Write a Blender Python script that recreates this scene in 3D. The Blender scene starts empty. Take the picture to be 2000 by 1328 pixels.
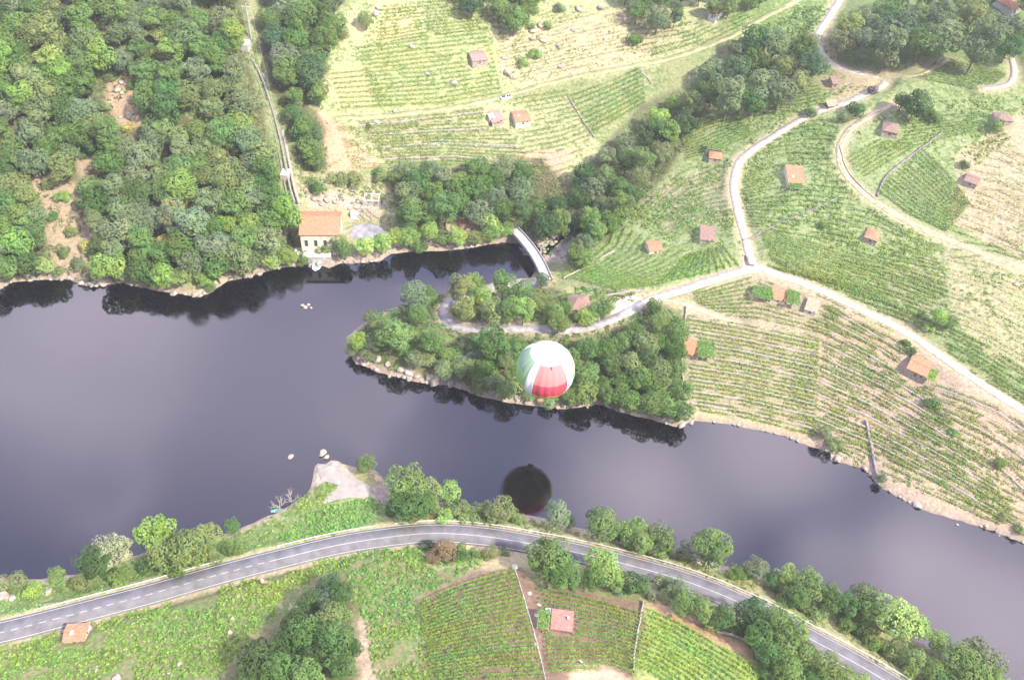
import bpy, math, random
import numpy as np
from math import radians as R_, sin, cos, pi
from mathutils import Vector, Matrix

# ------------------------------------------------------------------ camera
FPX, PITCH, ROLL, CAMH = 1664.0, R_(46.8), R_(6.03), 250.0      # 2000 px wide photo
fwd = np.array([0, cos(PITCH), -sin(PITCH)])
u0 = np.array([0, sin(PITCH), cos(PITCH)]); r0 = np.array([1.0, 0, 0])
RT = cos(ROLL) * r0 + sin(ROLL) * u0
UP = -sin(ROLL) * r0 + cos(ROLL) * u0
CAM = np.array([0, 0, CAMH])
sc = bpy.context.scene
C = sc.collection
cd = bpy.data.cameras.new('camera'); cam = bpy.data.objects.new('camera', cd); C.objects.link(cam)
cam.matrix_world = Matrix(((RT[0], UP[0], -fwd[0], 0), (RT[1], UP[1], -fwd[1], 0), (RT[2], UP[2], -fwd[2], CAMH), (0, 0, 0, 1)))
cd.sensor_width = 36; cd.lens = 36 * FPX / 2000; cd.clip_end = 20000; cd.clip_start = 1
sc.camera = cam
# ------------------------------------------------------------------ light, sky, exposure
SUNV = Vector((0.72, -0.42, 0.95)).normalized()
SUN_EL = math.asin(SUNV.z); SUN_AZ = math.atan2(SUNV.x, SUNV.y)
sl = bpy.data.lights.new('sun', 'SUN'); sl.energy = 3.5; sl.angle = R_(4); sl.color = (1, .95, .84)
so = bpy.data.objects.new('sun', sl); C.objects.link(so)
so.rotation_euler = SUNV.to_track_quat('Z', 'Y').to_euler(); so.location = (0, 0, 400)
w = bpy.data.worlds.new('World'); sc.world = w; w.use_nodes = True
nt = w.node_tree; N = nt.nodes; L = nt.links
for n in list(N): N.remove(n)
def nn(t, **k):
    n = N.new(t)
    for a, b in k.items(): setattr(n, a, b)
    return n
sky = nn('ShaderNodeTexSky', sky_type='NISHITA', sun_disc=False, sun_elevation=SUN_EL, sun_rotation=SUN_AZ, dust_density=2.0)
bg = nn('ShaderNodeBackground'); bg.inputs['Strength'].default_value = .12
bg2 = nn('ShaderNodeBackground'); bg2.inputs['Strength'].default_value = 1.0
tc = nn('ShaderNodeTexCoord'); sep = nn('ShaderNodeSeparateXYZ'); L.new(tc.outputs['Generated'], sep.inputs[0])
mz = nn('ShaderNodeMath', operation='MAXIMUM'); L.new(sep.outputs['Z'], mz.inputs[0]); mz.inputs[1].default_value = .12
dx = nn('ShaderNodeMath', operation='DIVIDE'); L.new(sep.outputs['X'], dx.inputs[0]); L.new(mz.outputs[0], dx.inputs[1])
dy = nn('ShaderNodeMath', operation='DIVIDE'); L.new(sep.outputs['Y'], dy.inputs[0]); L.new(mz.outputs[0], dy.inputs[1])
cb = nn('ShaderNodeCombineXYZ'); L.new(dx.outputs[0], cb.inputs[0]); L.new(dy.outputs[0], cb.inputs[1]); cb.inputs[2].default_value = 3.1
ns = nn('ShaderNodeTexNoise'); ns.inputs['Scale'].default_value = 3.4; ns.inputs['Detail'].default_value = 6; ns.inputs['Roughness'].default_value = .55; ns.inputs['Distortion'].default_value = .35
L.new(cb.outputs[0], ns.inputs['Vector'])
rmp = nn('ShaderNodeMapRange'); rmp.inputs[1].default_value = .45; rmp.inputs[2].default_value = .64; rmp.interpolation_type = 'SMOOTHSTEP'
L.new(ns.outputs[0], rmp.inputs[0])
cr = nn('ShaderNodeMix', data_type='RGBA'); cr.inputs[6].default_value = (.56, .62, 1.22, 1); cr.inputs[7].default_value = (3.9, 3.35, 3.9, 1)
acc = nn('ShaderNodeMath', operation='MULTIPLY'); L.new(rmp.outputs[0], acc.inputs[0]); acc.inputs[1].default_value = .42
for bu_, bv_, br_, ba_ in [(-0.655, 0.859, 0.30, 0.62), (0.215, 0.686, 0.16, 0.8), (0.377, 0.769, 0.14, 0.75), (0.592, 0.603, 0.1, 0.85), (0.663, 0.525, 0.14, 0.9), (0.455, 0.61, 0.1, 0.5), (-0.326, 0.791, 0.3, 0.35)]:      # brighter banks of cloud over the far side
    vd = nn('ShaderNodeVectorMath', operation='DISTANCE'); L.new(cb.outputs[0], vd.inputs[0]); vd.inputs[1].default_value = (bu_, bv_, 3.1)
    wob = nn('ShaderNodeMath', operation='MULTIPLY_ADD'); L.new(ns.outputs[0], wob.inputs[0]); wob.inputs[1].default_value = -1.6 * br_; wob.inputs[2].default_value = .8 * br_
    ad_ = nn('ShaderNodeMath', operation='ADD'); L.new(vd.outputs['Value'], ad_.inputs[0]); L.new(wob.outputs[0], ad_.inputs[1])
    mr_ = nn('ShaderNodeMapRange', interpolation_type='SMOOTHSTEP'); mr_.inputs[1].default_value = br_ * 1.5; mr_.inputs[2].default_value = br_ * .1; mr_.inputs[4].default_value = ba_; L.new(ad_.outputs[0], mr_.inputs[0])
    mm_ = nn('ShaderNodeMath', operation='MAXIMUM'); L.new(acc.outputs[0], mm_.inputs[0]); L.new(mr_.outputs[0], mm_.inputs[1]); acc = mm_
L.new(acc.outputs[0], cr.inputs[0]); L.new(cr.outputs[2], bg2.inputs['Color'])
side = nn('ShaderNodeMapRange', interpolation_type='SMOOTHSTEP'); side.inputs[1].default_value = -.2; side.inputs[2].default_value = .45; side.inputs[3].default_value = .34; side.inputs[4].default_value = 1.0   # cloud is brighter over the far side of the valley
L.new(sep.outputs['Y'], side.inputs[0]); L.new(side.outputs[0], bg2.inputs['Strength'])
mx = nn('ShaderNodeMixShader'); mx.inputs[0].default_value = .8
L.new(sky.outputs[0], bg.inputs['Color']); L.new(bg.outputs[0], mx.inputs[1]); L.new(bg2.outputs[0], mx.inputs[2])
ow = nn('ShaderNodeOutputWorld'); L.new(mx.outputs[0], ow.inputs[0])
vs = sc.view_settings; vs.view_transform = 'Standard'; vs.look = 'None'; vs.gamma = 1; vs.exposure = 1.62; vs.use_curve_mapping = False
sc.cycles.use_denoising = True
sc.cycles.max_bounces = 5; sc.cycles.diffuse_bounces = 3; sc.cycles.glossy_bounces = 2; sc.cycles.transmission_bounces = 2
sc.cycles.transparent_max_bounces = 4; sc.cycles.volume_bounces = 1; sc.cycles.caustics_reflective = False; sc.cycles.caustics_refractive = False

rng = np.random.default_rng(11); random.seed(5)

# ------------------------------------------------------------------ tags
def tag(o, label=None, cat=None, group=None, kind=None):
    if label: o['label'] = label
    if cat: o['category'] = cat
    if group: o['group'] = group
    if kind: o['kind'] = kind
    return o
def ordn(n):
    wd = ['', 'first', 'second', 'third', 'fourth', 'fifth', 'sixth', 'seventh', 'eighth', 'ninth', 'tenth']
    if n <= 10: return wd[n]
    s = 'th' if 10 <= n % 100 <= 20 else {1: 'st', 2: 'nd', 3: 'rd'}.get(n % 10, 'th')
    return f'{n}{s}'
# ------------------------------------------------------------------ noise
_lat = np.random.default_rng(3).random((257, 257)); _lat[256] = _lat[0]; _lat[:, 256] = _lat[:, 0]
def vnoise(x, y):
    xi = np.floor(x).astype(int); yi = np.floor(y).astype(int); fx = x - xi; fy = y - yi
    fx = fx * fx * (3 - 2 * fx); fy = fy * fy * (3 - 2 * fy); xi &= 255; yi &= 255
    return (_lat[xi, yi] * (1 - fx) + _lat[xi + 1, yi] * fx) * (1 - fy) + (_lat[xi, yi + 1] * (1 - fx) + _lat[xi + 1, yi + 1] * fx) * fy
def fbm(x, y, o=4):
    s = 0; a = .5
    for k in range(o): s = s + a * (vnoise(x + 17.3 * k, y - 9.1 * k) - .5); x = x * 2.03; y = y * 2.03; a *= .5
    return s
# ------------------------------------------------------------------ pixels to places
def raydir(px, py):
    px = np.asarray(px, float); py = np.asarray(py, float)
    return fwd + ((px - 1000) / FPX)[..., None] * RT - ((py - 664) / FPX)[..., None] * UP
def onz(px, py, z=0.0):
    d = raydir(px, py); t = (z - CAMH) / d[..., 2]
    return CAM + d * t[..., None] if np.ndim(t) else CAM + d * t
def proj(P):
    P = np.asarray(P, float) - CAM
    z = P @ fwd
    return 1000 + FPX * (P @ RT) / z, 664 - FPX * (P @ UP) / z, z

# ------------------------------------------------------------------ shorelines (photo outline, laid on the water level)
NS = [(-160,600),(-60,578),(0,567),(19,552),(69,547),(137,546),(160,556),(179,561),(234,552),(275,561),(324,571),(390,580),(407,574),(445,549),(481,543),(509,534),(550,523),(572,521),(608,513),(630,520),(645,524),(663,515),(695,515),(742,511),(762,497),(800,492),(875,490),(917,485),(970,475),(1007,465),(1025,463),(1048,478),(1062,500),(1060,516),(1045,530),(1035,545),(980,560),(880,572),(810,592),(765,602),(725,622),(705,635),(675,660),(681,686),(694,710),(727,720),(738,728),(785,738),(826,749),(868,753),(899,759),(933,773),(985,785),(1050,793),(1102,799),(1173,790),(1213,806),(1272,819),(1322,834),(1359,822),(1421,828),(1529,850),(1563,865),(1622,884),(1625,899),(1684,914),(1724,954),(1769,978),(1803,996),(1873,1016),(1938,1036),(2000,1061),(2090,1090),(2200,1130)]
SS = [(-160,1150),(0,1128),(47,1132),(89,1129),(152,1121),(200,1100),(262,1085),(435,1043),(480,1027),(526,1006),(556,993),(590,972),(606,956),(611,937),(616,905),(641,907),(646,896),(692,912),(731,917),(754,937),(768,950),(800,962),(848,978),(942,990),(1012,1002),(1050,1009),(1112,1027),(1137,1032),(1212,1058),(1315,1082),(1437,1108),(1500,1130),(1600,1158),(1700,1200),(1800,1255),(1870,1295),(1940,1345),(2010,1400),(2120,1480)]
def w2(pl, z=0.0):
    a = np.array(pl, float); return onz(a[:, 0], a[:, 1], z)[:, :2]
nsw = w2(NS); ssw = w2(SS)
def ext(a, b, k=3500):
    d = a - b; d = d / np.linalg.norm(d); return a + d * k
nsw = np.vstack([ext(nsw[0], nsw[2]), nsw, ext(nsw[-1], nsw[-4])])
ssw = np.vstack([ext(ssw[0], ssw[3]), ssw, ext(ssw[-1], ssw[-4])])
RIVER = np.vstack([nsw, ssw[::-1]])
def inpoly(X, Y, P):
    ins = np.zeros(np.shape(X), bool); n = len(P)
    for i in range(n):
        x1, y1 = P[i]; x2, y2 = P[(i + 1) % n]
        if y1 == y2: continue
        c = ((y1 > Y) != (y2 > Y)) & (X < (x2 - x1) * (Y - y1) / (y2 - y1) + x1)
        ins ^= c
    return ins
def dist_pl(X, Y, P, val=None):
    best = np.full(np.shape(X), 1e18); bv = np.zeros(np.shape(X))
    for i in range(len(P) - 1):
        ax, ay = P[i][:2]; bx, by = P[i + 1][:2]; vx, vy = bx - ax, by - ay; l2 = vx * vx + vy * vy + 1e-9
        t = np.clip(((X - ax) * vx + (Y - ay) * vy) / l2, 0, 1)
        d2 = (X - ax - t * vx) ** 2 + (Y - ay - t * vy) ** 2
        m = d2 < best; best = np.where(m, d2, best)
        if val is not None: bv = np.where(m, val[i] * (1 - t) + val[i + 1] * t, bv)
    return np.sqrt(best), bv
# ------------------------------------------------------------------ terrain heights
STEP = 1.4
core_x = np.arange(-400, 500, STEP); core_y = np.arange(60, 640, STEP)
outp = np.cumsum(STEP * 1.35 ** np.arange(1, 23)); outp = outp[outp < 3200]
GX = np.concatenate([core_x[0] - outp[::-1], core_x, core_x[-1] + outp]); GY = np.concatenate([core_y[0] - outp[::-1], core_y, core_y[-1] + outp])
X, Y = np.meshgrid(GX, GY)
dN, _ = dist_pl(X, Y, nsw); dS, _ = dist_pl(X, Y, ssw)
wat = inpoly(X, Y, RIVER)
SLC = [(100,300,.60),(400,300,.60),(300,520,.5),(600,300,.50),(720,440,.16),(850,200,.45),(1100,100,.42),(1400,450,.30),(1250,520,.24),(1700,500,.33),(1600,750,.42),(1900,900,.42),(1800,150,.3),(1000,680,.26),(800,620,.26),(1200,700,.3),
       (100,1200,.34),(660,950,.10),(600,1010,.22),(600,1250,.42),(900,1250,.42),(1000,1030,.34),(1400,1250,.42),(1800,1330,.3),(1400,1120,.3)]
num = 0; den = 0
for a, b, s in SLC:
    p = onz(a, b); q = 1 / (((X - p[0]) ** 2 + (Y - p[1]) ** 2) + 150) ** 1.3; num = num + q * s; den = den + q
SL = num / den
d = np.minimum(dN, dS)
def softcap(h, c): return c * (1 - np.exp(-h / c))
H = 1.0 * (1 - np.exp(-d / 1.0)) + softcap(SL * d, 420.0)
H = np.where(d > 500, np.minimum(H, 240), H)
STREAM = [(1062,495,.6),(1085,470,1.6),(1112,450,3),(1150,400,6),(1195,345,11),(1255,262,20),(1345,205,30),(1420,160,37),(1530,95,48),(1640,50,60),(1790,-20,84)]
stw = np.array([list(onz(a, b, z)[:2]) for a, b, z in STREAM]); stz = np.array([c for _, _, c in STREAM], float)
ds_, zs = dist_pl(X, Y, stw, stz)
Hs = zs - .8 + .5 * np.maximum(ds_ - 3, 0) + .12 * np.minimum(ds_, 3)
k_ = 3.0; dd = np.clip(.5 + .5 * (H - Hs) / k_, 0, 1)
Hc = H * (1 - dd) + Hs * dd - k_ * dd * (1 - dd)
H = np.where(dN < dS, np.maximum(Hc, np.minimum(H, .35)), H)
amp = np.clip((d - 3) / 30, 0, 1)
H = H + amp * (5.0 * fbm(X / 42, Y / 42, 3) + 1.2 * fbm(X / 9, Y / 9, 3)) + .45 * np.clip(d / 3, 0, 1) * fbm(X / 3.1, Y / 3.1, 2)
H = np.where(wat, -.25 - np.minimum(d * .45, 5), np.maximum(H, .06 + .1 * np.clip(d, 0, 2)))
def Hat(x, y):
    x = np.asarray(x, float); y = np.asarray(y, float)
    i = np.clip(np.searchsorted(GX, x) - 1, 0, len(GX) - 2); j = np.clip(np.searchsorted(GY, y) - 1, 0, len(GY) - 2)
    fx = (x - GX[i]) / (GX[i + 1] - GX[i]); fy = (y - GY[j]) / (GY[j + 1] - GY[j])
    return (H[j, i] * (1 - fx) + H[j, i + 1] * fx) * (1 - fy) + (H[j + 1, i] * (1 - fx) + H[j + 1, i + 1] * fx) * fy
def at(px, py):
    """Where the sight line through a photo point meets the ground."""
    px = np.atleast_1d(np.asarray(px, float)); py = np.atleast_1d(np.asarray(py, float))
    D = raydir(px, py); res = np.zeros((len(px), 3))
    lo = np.full(len(px), 190.0); t = lo.copy(); done = np.zeros(len(px), bool); hi = t.copy()
    for _ in range(160):
        P = CAM + D * t[:, None]; below = P[:, 2] < np.maximum(Hat(P[:, 0], P[:, 1]), 0)
        new = below & ~done; hi = np.where(new, t, hi); done |= below
        lo = np.where(done, lo, t); t = np.where(done, t, t + 4.0)
        if done.all(): break
    for _ in range(10):
        m = (lo + hi) / 2; P = CAM + D * m[:, None]; b = P[:, 2] < np.maximum(Hat(P[:, 0], P[:, 1]), 0)
        hi = np.where(b, m, hi); lo = np.where(b, lo, m)
    P = CAM + D * hi[:, None]; P[:, 2] = np.maximum(Hat(P[:, 0], P[:, 1]), 0)
    return P
def at1(px, py): return at(px, py)[0]
def plant(px, py, hc):
    """Foot of a thing whose middle, hc above its foot, shows at (px, py)."""
    px = np.atleast_1d(np.asarray(px, float)); py = np.atleast_1d(np.asarray(py, float)); qx = px.copy(); qy = py.copy()
    for _ in range(3):
        P = at(qx, qy); T = P.copy(); T[:, 2] += hc; a, b, _z = proj(T); qx += px - a; qy += py - b
    return at(qx, qy)
def pxm(P): return FPX / proj(np.asarray(P)[None] if np.ndim(P) == 1 else P)[2]
def wpoly(pl):
    a = np.array(pl, float); return at(a[:, 0], a[:, 1])[:, :2]
def smooth_line(P, step=2.0, it=2):
    P = np.asarray(P, float)
    for _ in range(it):      # Chaikin
        Q = [P[0]]
        for a, b in zip(P[:-1], P[1:]): Q += [a * .75 + b * .25, a * .25 + b * .75]
        Q.append(P[-1]); P = np.array(Q)
    s = np.r_[0, np.cumsum(np.linalg.norm(np.diff(P[:, :2], axis=0), axis=1))]; n = max(2, int(s[-1] / step)); u = np.linspace(0, s[-1], n)
    return np.stack([np.interp(u, s, P[:, k]) for k in range(P.shape[1])], 1)
def smooth_z(P, win):
    z = P[:, 2].copy(); k = max(1, win); zz = np.pad(z, k, mode='edge'); P = P.copy()
    P[:, 2] = np.convolve(zz, np.ones(2 * k + 1) / (2 * k + 1), 'valid'); return P

# ------------------------------------------------------------------ roads graded into the ground
ROADS = {}
def road(name, pts, half, win=10, blend=3.5, lift=.0, zfix=None):
    global H
    a = np.array(pts, float); P = at(a[:, 0], a[:, 1])
    if zfix is not None: P = np.array([onz(p[0], p[1], zfix[i]) if zfix[i] is not None else P[i] for i, p in enumerate(pts)])
    P = smooth_line(P); P = smooth_z(P, win); P[:, 2] = np.maximum(P[:, 2], .5) + lift
    x0, x1 = P[:, 0].min() - 15, P[:, 0].max() + 15; y0, y1 = P[:, 1].min() - 15, P[:, 1].max() + 15
    ix = np.where((GX > x0) & (GX < x1))[0]; iy = np.where((GY > y0) & (GY < y1))[0]
    s = np.ix_(iy, ix); dd, zz = dist_pl(X[s], Y[s], P, P[:, 2])
    t = np.clip((dd - half - 1.0) / blend, 0, 1); t = t * t * (3 - 2 * t)
    H[s] = np.where(wat[s] & (dd > half + 1), H[s], H[s] * t + (zz - .14) * (1 - t))
    ROADS[name] = (P, half); return P
MAIN = road('main', [(-120,1258),(0,1236),(100,1213),(200,1184),(300,1157),(400,1129),(480,1108),(560,1088),(641,1069),(710,1054),(800,1043),(860,1041),(940,1046),(1025,1058),(1135,1080),(1217,1101),(1325,1131),(1400,1157),(1445,1175),(1510,1206),(1582,1246),(1640,1277),(1700,1311),(1780,1358),(1870,1415)], 3.7, win=14, blend=4)
T1 = road('t1', [(1668,-60),(1640,0),(1618,35),(1590,78),(1600,100),(1615,120),(1632,133),(1662,143),(1700,142),(1727,141),(1737,150),(1722,165),(1690,183),(1650,202),(1610,213),(1560,234),(1520,260),(1480,285),(1450,308),(1434,335),(1432,370),(1440,410),(1453,455),(1463,495),(1469,520)], 2.0)
T2 = road('t2', [(1469,520),(1430,535),(1380,553),(1320,570),(1270,583),(1230,606),(1190,630),(1150,642),(1100,645),(1040,642),(980,641),(910,641),(878,632),(864,616),(868,600),(885,586),(930,572),(990,560),(1040,552),(1068,545)], 2.3, zfix=[None]*18 + [5.0, 5.4])
T3 = road('t3', [(1469,520),(1500,527),(1560,549),(1620,574),(1680,603),(1740,634),(1785,655),(1820,684),(1860,714),(1910,744),(1960,775),(2010,808),(2100,860)], 2.1)
T4 = road('t4', [(1790,190),(1740,205),(1700,225),(1670,245),(1648,268),(1637,300),(1645,340),(1680,375),(1730,410),(1780,440),(1840,465),(1900,490),(1960,512),(2080,545)], 1.7)
T5 = road('t5', [(1600,-30),(1560,0),(1500,30),(1430,72),(1350,104),(1270,124),(1180,138),(1100,154),(1030,176),(960,196),(880,212),(800,222),(720,231),(655,228)], 1.8)
T6 = road('t6', [(1978,108),(1985,140),(1976,163),(1950,175),(1915,178)], 1.5)
T7 = road('t7', [(1288,582),(1340,593),(1380,612),(1437,630)], 1.5, win=5)
T9 = road('t9', [(1737,150),(1790,148),(1830,128),(1850,114)], 1.2, win=5)
TB = road('tb', [(880,440),(930,432),(975,440),(1003,448)], 2.2, zfix=[None, 5.0, 5.4, 5.4])
BR = smooth_line(np.array([onz(a, b, 5.6) for a, b in [(1001,446),(1022,467),(1044,495),(1058,520),(1069,547)]]), 2.0)
# level yard beside the power house and the plots under the larger buildings
def flatten(cx, cy, r, z=None, soft=4.0):
    dd = np.hypot(X - cx, Y - cy); zz = Hat(cx, cy) if z is None else z
    t = np.clip((dd - r) / soft, 0, 1); t = t * t * (3 - 2 * t); H[:] = np.where(wat, H, H * t + zz * (1 - t)); return zz
yard = at1(715, 452); flatten(yard[0], yard[1], 9, 3.2, 5)
pbase = at1(627, 462); flatten(pbase[0], pbase[1], 10, 3.4, 5)

# ------------------------------------------------------------------ materials
def mat(name):
    m = bpy.data.materials.new(name); m.use_nodes = True; t = m.node_tree
    for n in list(t.nodes): t.nodes.remove(n)
    o = t.nodes.new('ShaderNodeOutputMaterial'); return m, t, o
def mnode(t, ty, **k):
    n = t.nodes.new(ty)
    for a, b in k.items():
        if a.startswith('i_'): n.inputs[int(a[2:])].default_value = b
        else: setattr(n, a, b)
    return n
def surf(name, col, rough=.8, nscale=2.0, namp=.25, bump=0.0, spec=.3, col2=None, metal=0):
    """painted, stony or earthy surface: base colour broken up by object-space noise"""
    m, t, o = mat(name); b = mnode(t, 'ShaderNodeBsdfPrincipled'); t.links.new(b.outputs[0], o.inputs[0])
    b.inputs['Roughness'].default_value = rough; b.inputs['Specular IOR Level'].default_value = spec; b.inputs['Metallic'].default_value = metal
    tcn = mnode(t, 'ShaderNodeTexCoord'); no = mnode(t, 'ShaderNodeTexNoise'); no.inputs['Scale'].default_value = nscale; no.inputs['Detail'].default_value = 5
    t.links.new(tcn.outputs['Object'], no.inputs['Vector'])
    c2 = col2 or tuple(max(0, c * (1 - 2 * namp)) for c in col); c1 = tuple(min(1, c * (1 + namp)) for c in col)
    mr = mnode(t, 'ShaderNodeMapRange'); mr.inputs[1].default_value = .3; mr.inputs[2].default_value = .7; t.links.new(no.outputs[0], mr.inputs[0])
    mi = mnode(t, 'ShaderNodeMix', data_type='RGBA'); mi.inputs[6].default_value = (*c2, 1); mi.inputs[7].default_value = (*c1, 1)
    t.links.new(mr.outputs[0], mi.inputs[0]); t.links.new(mi.outputs[2], b.inputs['Base Color'])
    if bump:
        bu = mnode(t, 'ShaderNodeBump'); bu.inputs['Strength'].default_value = bump; bu.inputs['Distance'].default_value = .2
        t.links.new(no.outputs[0], bu.inputs['Height']); t.links.new(bu.outputs[0], b.inputs['Normal'])
    return m
def leafmat(name, trans=.38):
    """leaves: colour from the object's own colour times a per-clump tint"""
    m, t, o = mat(name); at_ = mnode(t, 'ShaderNodeAttribute', attribute_name='tint'); oi = mnode(t, 'ShaderNodeObjectInfo')
    mi = mnode(t, 'ShaderNodeMix', data_type='RGBA', blend_type='MULTIPLY'); mi.inputs[0].default_value = 1
    t.links.new(oi.outputs['Color'], mi.inputs[6]); t.links.new(at_.outputs['Color'], mi.inputs[7])
    hs = mnode(t, 'ShaderNodeHueSaturation'); mr = mnode(t, 'ShaderNodeMapRange'); mr.inputs[3].default_value = .485; mr.inputs[4].default_value = .515
    t.links.new(oi.outputs['Random'], mr.inputs[0]); t.links.new(mr.outputs[0], hs.inputs['Hue']); t.links.new(mi.outputs[2], hs.inputs['Color'])
    di = mnode(t, 'ShaderNodeBsdfDiffuse'); tr = mnode(t, 'ShaderNodeBsdfTranslucent'); ms = mnode(t, 'ShaderNodeMixShader'); ms.inputs[0].default_value = trans
    t.links.new(hs.outputs[0], di.inputs[0]); t.links.new(hs.outputs[0], tr.inputs[0]); t.links.new(di.outputs[0], ms.inputs[1]); t.links.new(tr.outputs[0], ms.inputs[2])
    t.links.new(ms.outputs[0], o.inputs[0]); return m
M = {}
M['leaf'] = leafmat('leaf'); M['bark'] = surf('bark', (0.160, 0.120, 0.090), .9, 3); M['palebark'] = surf('pale_bark', (0.364, 0.322, 0.252), .9, 3, .15)
M['rock'] = surf('granite', (0.350, 0.294, 0.238), .85, .8, .3, .6); M['rockd'] = surf('dark_granite', (0.210, 0.182, 0.168), .85, .8, .3, .6)
M['wallstone'] = surf('dry_stone', (0.36, 0.30, 0.255), .9, 2.5, .35, .6)
M['concrete'] = surf('concrete', (0.434, 0.406, 0.371), .8, .7, .15); M['white'] = surf('white_paint', (0.546, 0.532, 0.504), .6, .8, .08)
M['cream'] = surf('cream_render', (0.62, 0.55, 0.42), .8, .5, .12); M['stonewall'] = surf('hut_stone', (0.40, 0.33, 0.28), .9, 1.6, .3, .4)
M['dark'] = surf('dark_opening', (0.030, 0.030, 0.035), .6, 1, .1); M['wood'] = surf('weathered_wood', (0.168, 0.112, 0.070), .8, 3)
M['steel'] = surf('galvanised_steel', (0.434, 0.434, 0.420), .45, 2, .1, metal=.4); M['creamsteel'] = surf('cream_painted_steel', (0.504, 0.462, 0.364), .6, 2, .1)
M['wicker'] = surf('wicker', (0.294, 0.196, 0.098), .8, 9, .3); M['glass'] = surf('window_glass', (0.060, 0.070, 0.080), .15, 1, .1, spec=.6)
def tilemat(name, col):
    m, t, o = mat(name); b = mnode(t, 'ShaderNodeBsdfPrincipled'); t.links.new(b.outputs[0], o.inputs[0]); b.inputs['Roughness'].default_value = .85; b.inputs['Specular IOR Level'].default_value = .2
    tcn = mnode(t, 'ShaderNodeTexCoord'); wv = mnode(t, 'ShaderNodeTexWave', bands_direction='X'); wv.inputs['Scale'].default_value = 1.4; wv.inputs['Distortion'].default_value = .4
    no = mnode(t, 'ShaderNodeTexNoise'); no.inputs['Scale'].default_value = 1.6; no.inputs['Detail'].default_value = 6; no.inputs['Roughness'].default_value = .7
    vo = mnode(t, 'ShaderNodeTexVoronoi'); vo.inputs['Scale'].default_value = 2.6
    for n in (wv, no, vo): t.links.new(tcn.outputs['Object'], n.inputs['Vector'])
    mi = mnode(t, 'ShaderNodeMix', data_type='RGBA'); mi.inputs[6].default_value = (col[0] * .62, col[1] * .55, col[2] * .55, 1); mi.inputs[7].default_value = (min(1, col[0] * 1.12), col[1] * 1.15, col[2] * 1.15, 1)
    mr = mnode(t, 'ShaderNodeMapRange'); mr.inputs[1].default_value = .25; mr.inputs[2].default_value = .75; t.links.new(no.outputs[0], mr.inputs[0]); t.links.new(mr.outputs[0], mi.inputs[0])
    m2 = mnode(t, 'ShaderNodeMix', data_type='RGBA', blend_type='MULTIPLY'); m2.inputs[0].default_value = .3; t.links.new(mi.outputs[2], m2.inputs[6]); t.links.new(vo.outputs['Color'], m2.inputs[7])
    t.links.new(m2.outputs[2], b.inputs['Base Color'])
    bu = mnode(t, 'ShaderNodeBump'); bu.inputs['Strength'].default_value = .5; bu.inputs['Distance'].default_value = .15; t.links.new(wv.outputs[0], bu.inputs['Height']); t.links.new(bu.outputs[0], b.inputs['Normal'])
    return m
M['tile_orange'] = tilemat('orange_tiles', (.46, .235, .13)); M['tile_red'] = tilemat('red_tiles', (.38, .21, .165)); M['tile_pink'] = tilemat('pink_tiles', (.40, .255, .215)); M['tile_brown'] = tilemat('brown_tiles', (.30, .20, .155)); M['tile_pale'] = tilemat('pale_tiles', (.42, .33, .22))

# ------------------------------------------------------------------ mesh helpers
def npmesh(name, V, F, m, tint=None, smooth=False):
    """V (n,3), F (k,4) or (k,3) -> mesh; tint (n,) or (n,3) per vertex"""
    me = bpy.data.meshes.new(name); V = np.ascontiguousarray(V, np.float32); F = np.ascontiguousarray(F, np.int32); k = F.shape[1]
    me.vertices.add(len(V)); me.vertices.foreach_set('co', V.ravel()); me.loops.add(F.size); me.loops.foreach_set('vertex_index', F.ravel())
    me.polygons.add(len(F)); me.polygons.foreach_set('loop_start', np.arange(0, F.size, k, dtype=np.int32)); me.polygons.foreach_set('loop_total', np.full(len(F), k, np.int32))
    if smooth: me.polygons.foreach_set('use_smooth', np.ones(len(F), bool))
    me.update(calc_edges=True)
    if tint is not None:
        c = np.ones((len(V), 4), np.float32); c[:, :3] = tint[:, None] if np.ndim(tint) == 1 else tint
        a = me.color_attributes.new('tint', 'FLOAT_COLOR', 'POINT'); a.data.foreach_set('color', c.ravel())
    me.materials.append(m); return me
def link(name, me, parent=None, loc=None, rz=0):
    o = bpy.data.objects.new(name, me); C.objects.link(o); o.parent = parent
    if loc is not None: o.location = [float(c) for c in loc]
    o.rotation_euler.z = rz; return o
def empty(name, loc, rz=0):
    o = bpy.data.objects.new(name, None); o.empty_display_size = .3; C.objects.link(o); o.location = [float(c) for c in loc]; o.rotation_euler.z = rz; return o
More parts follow.
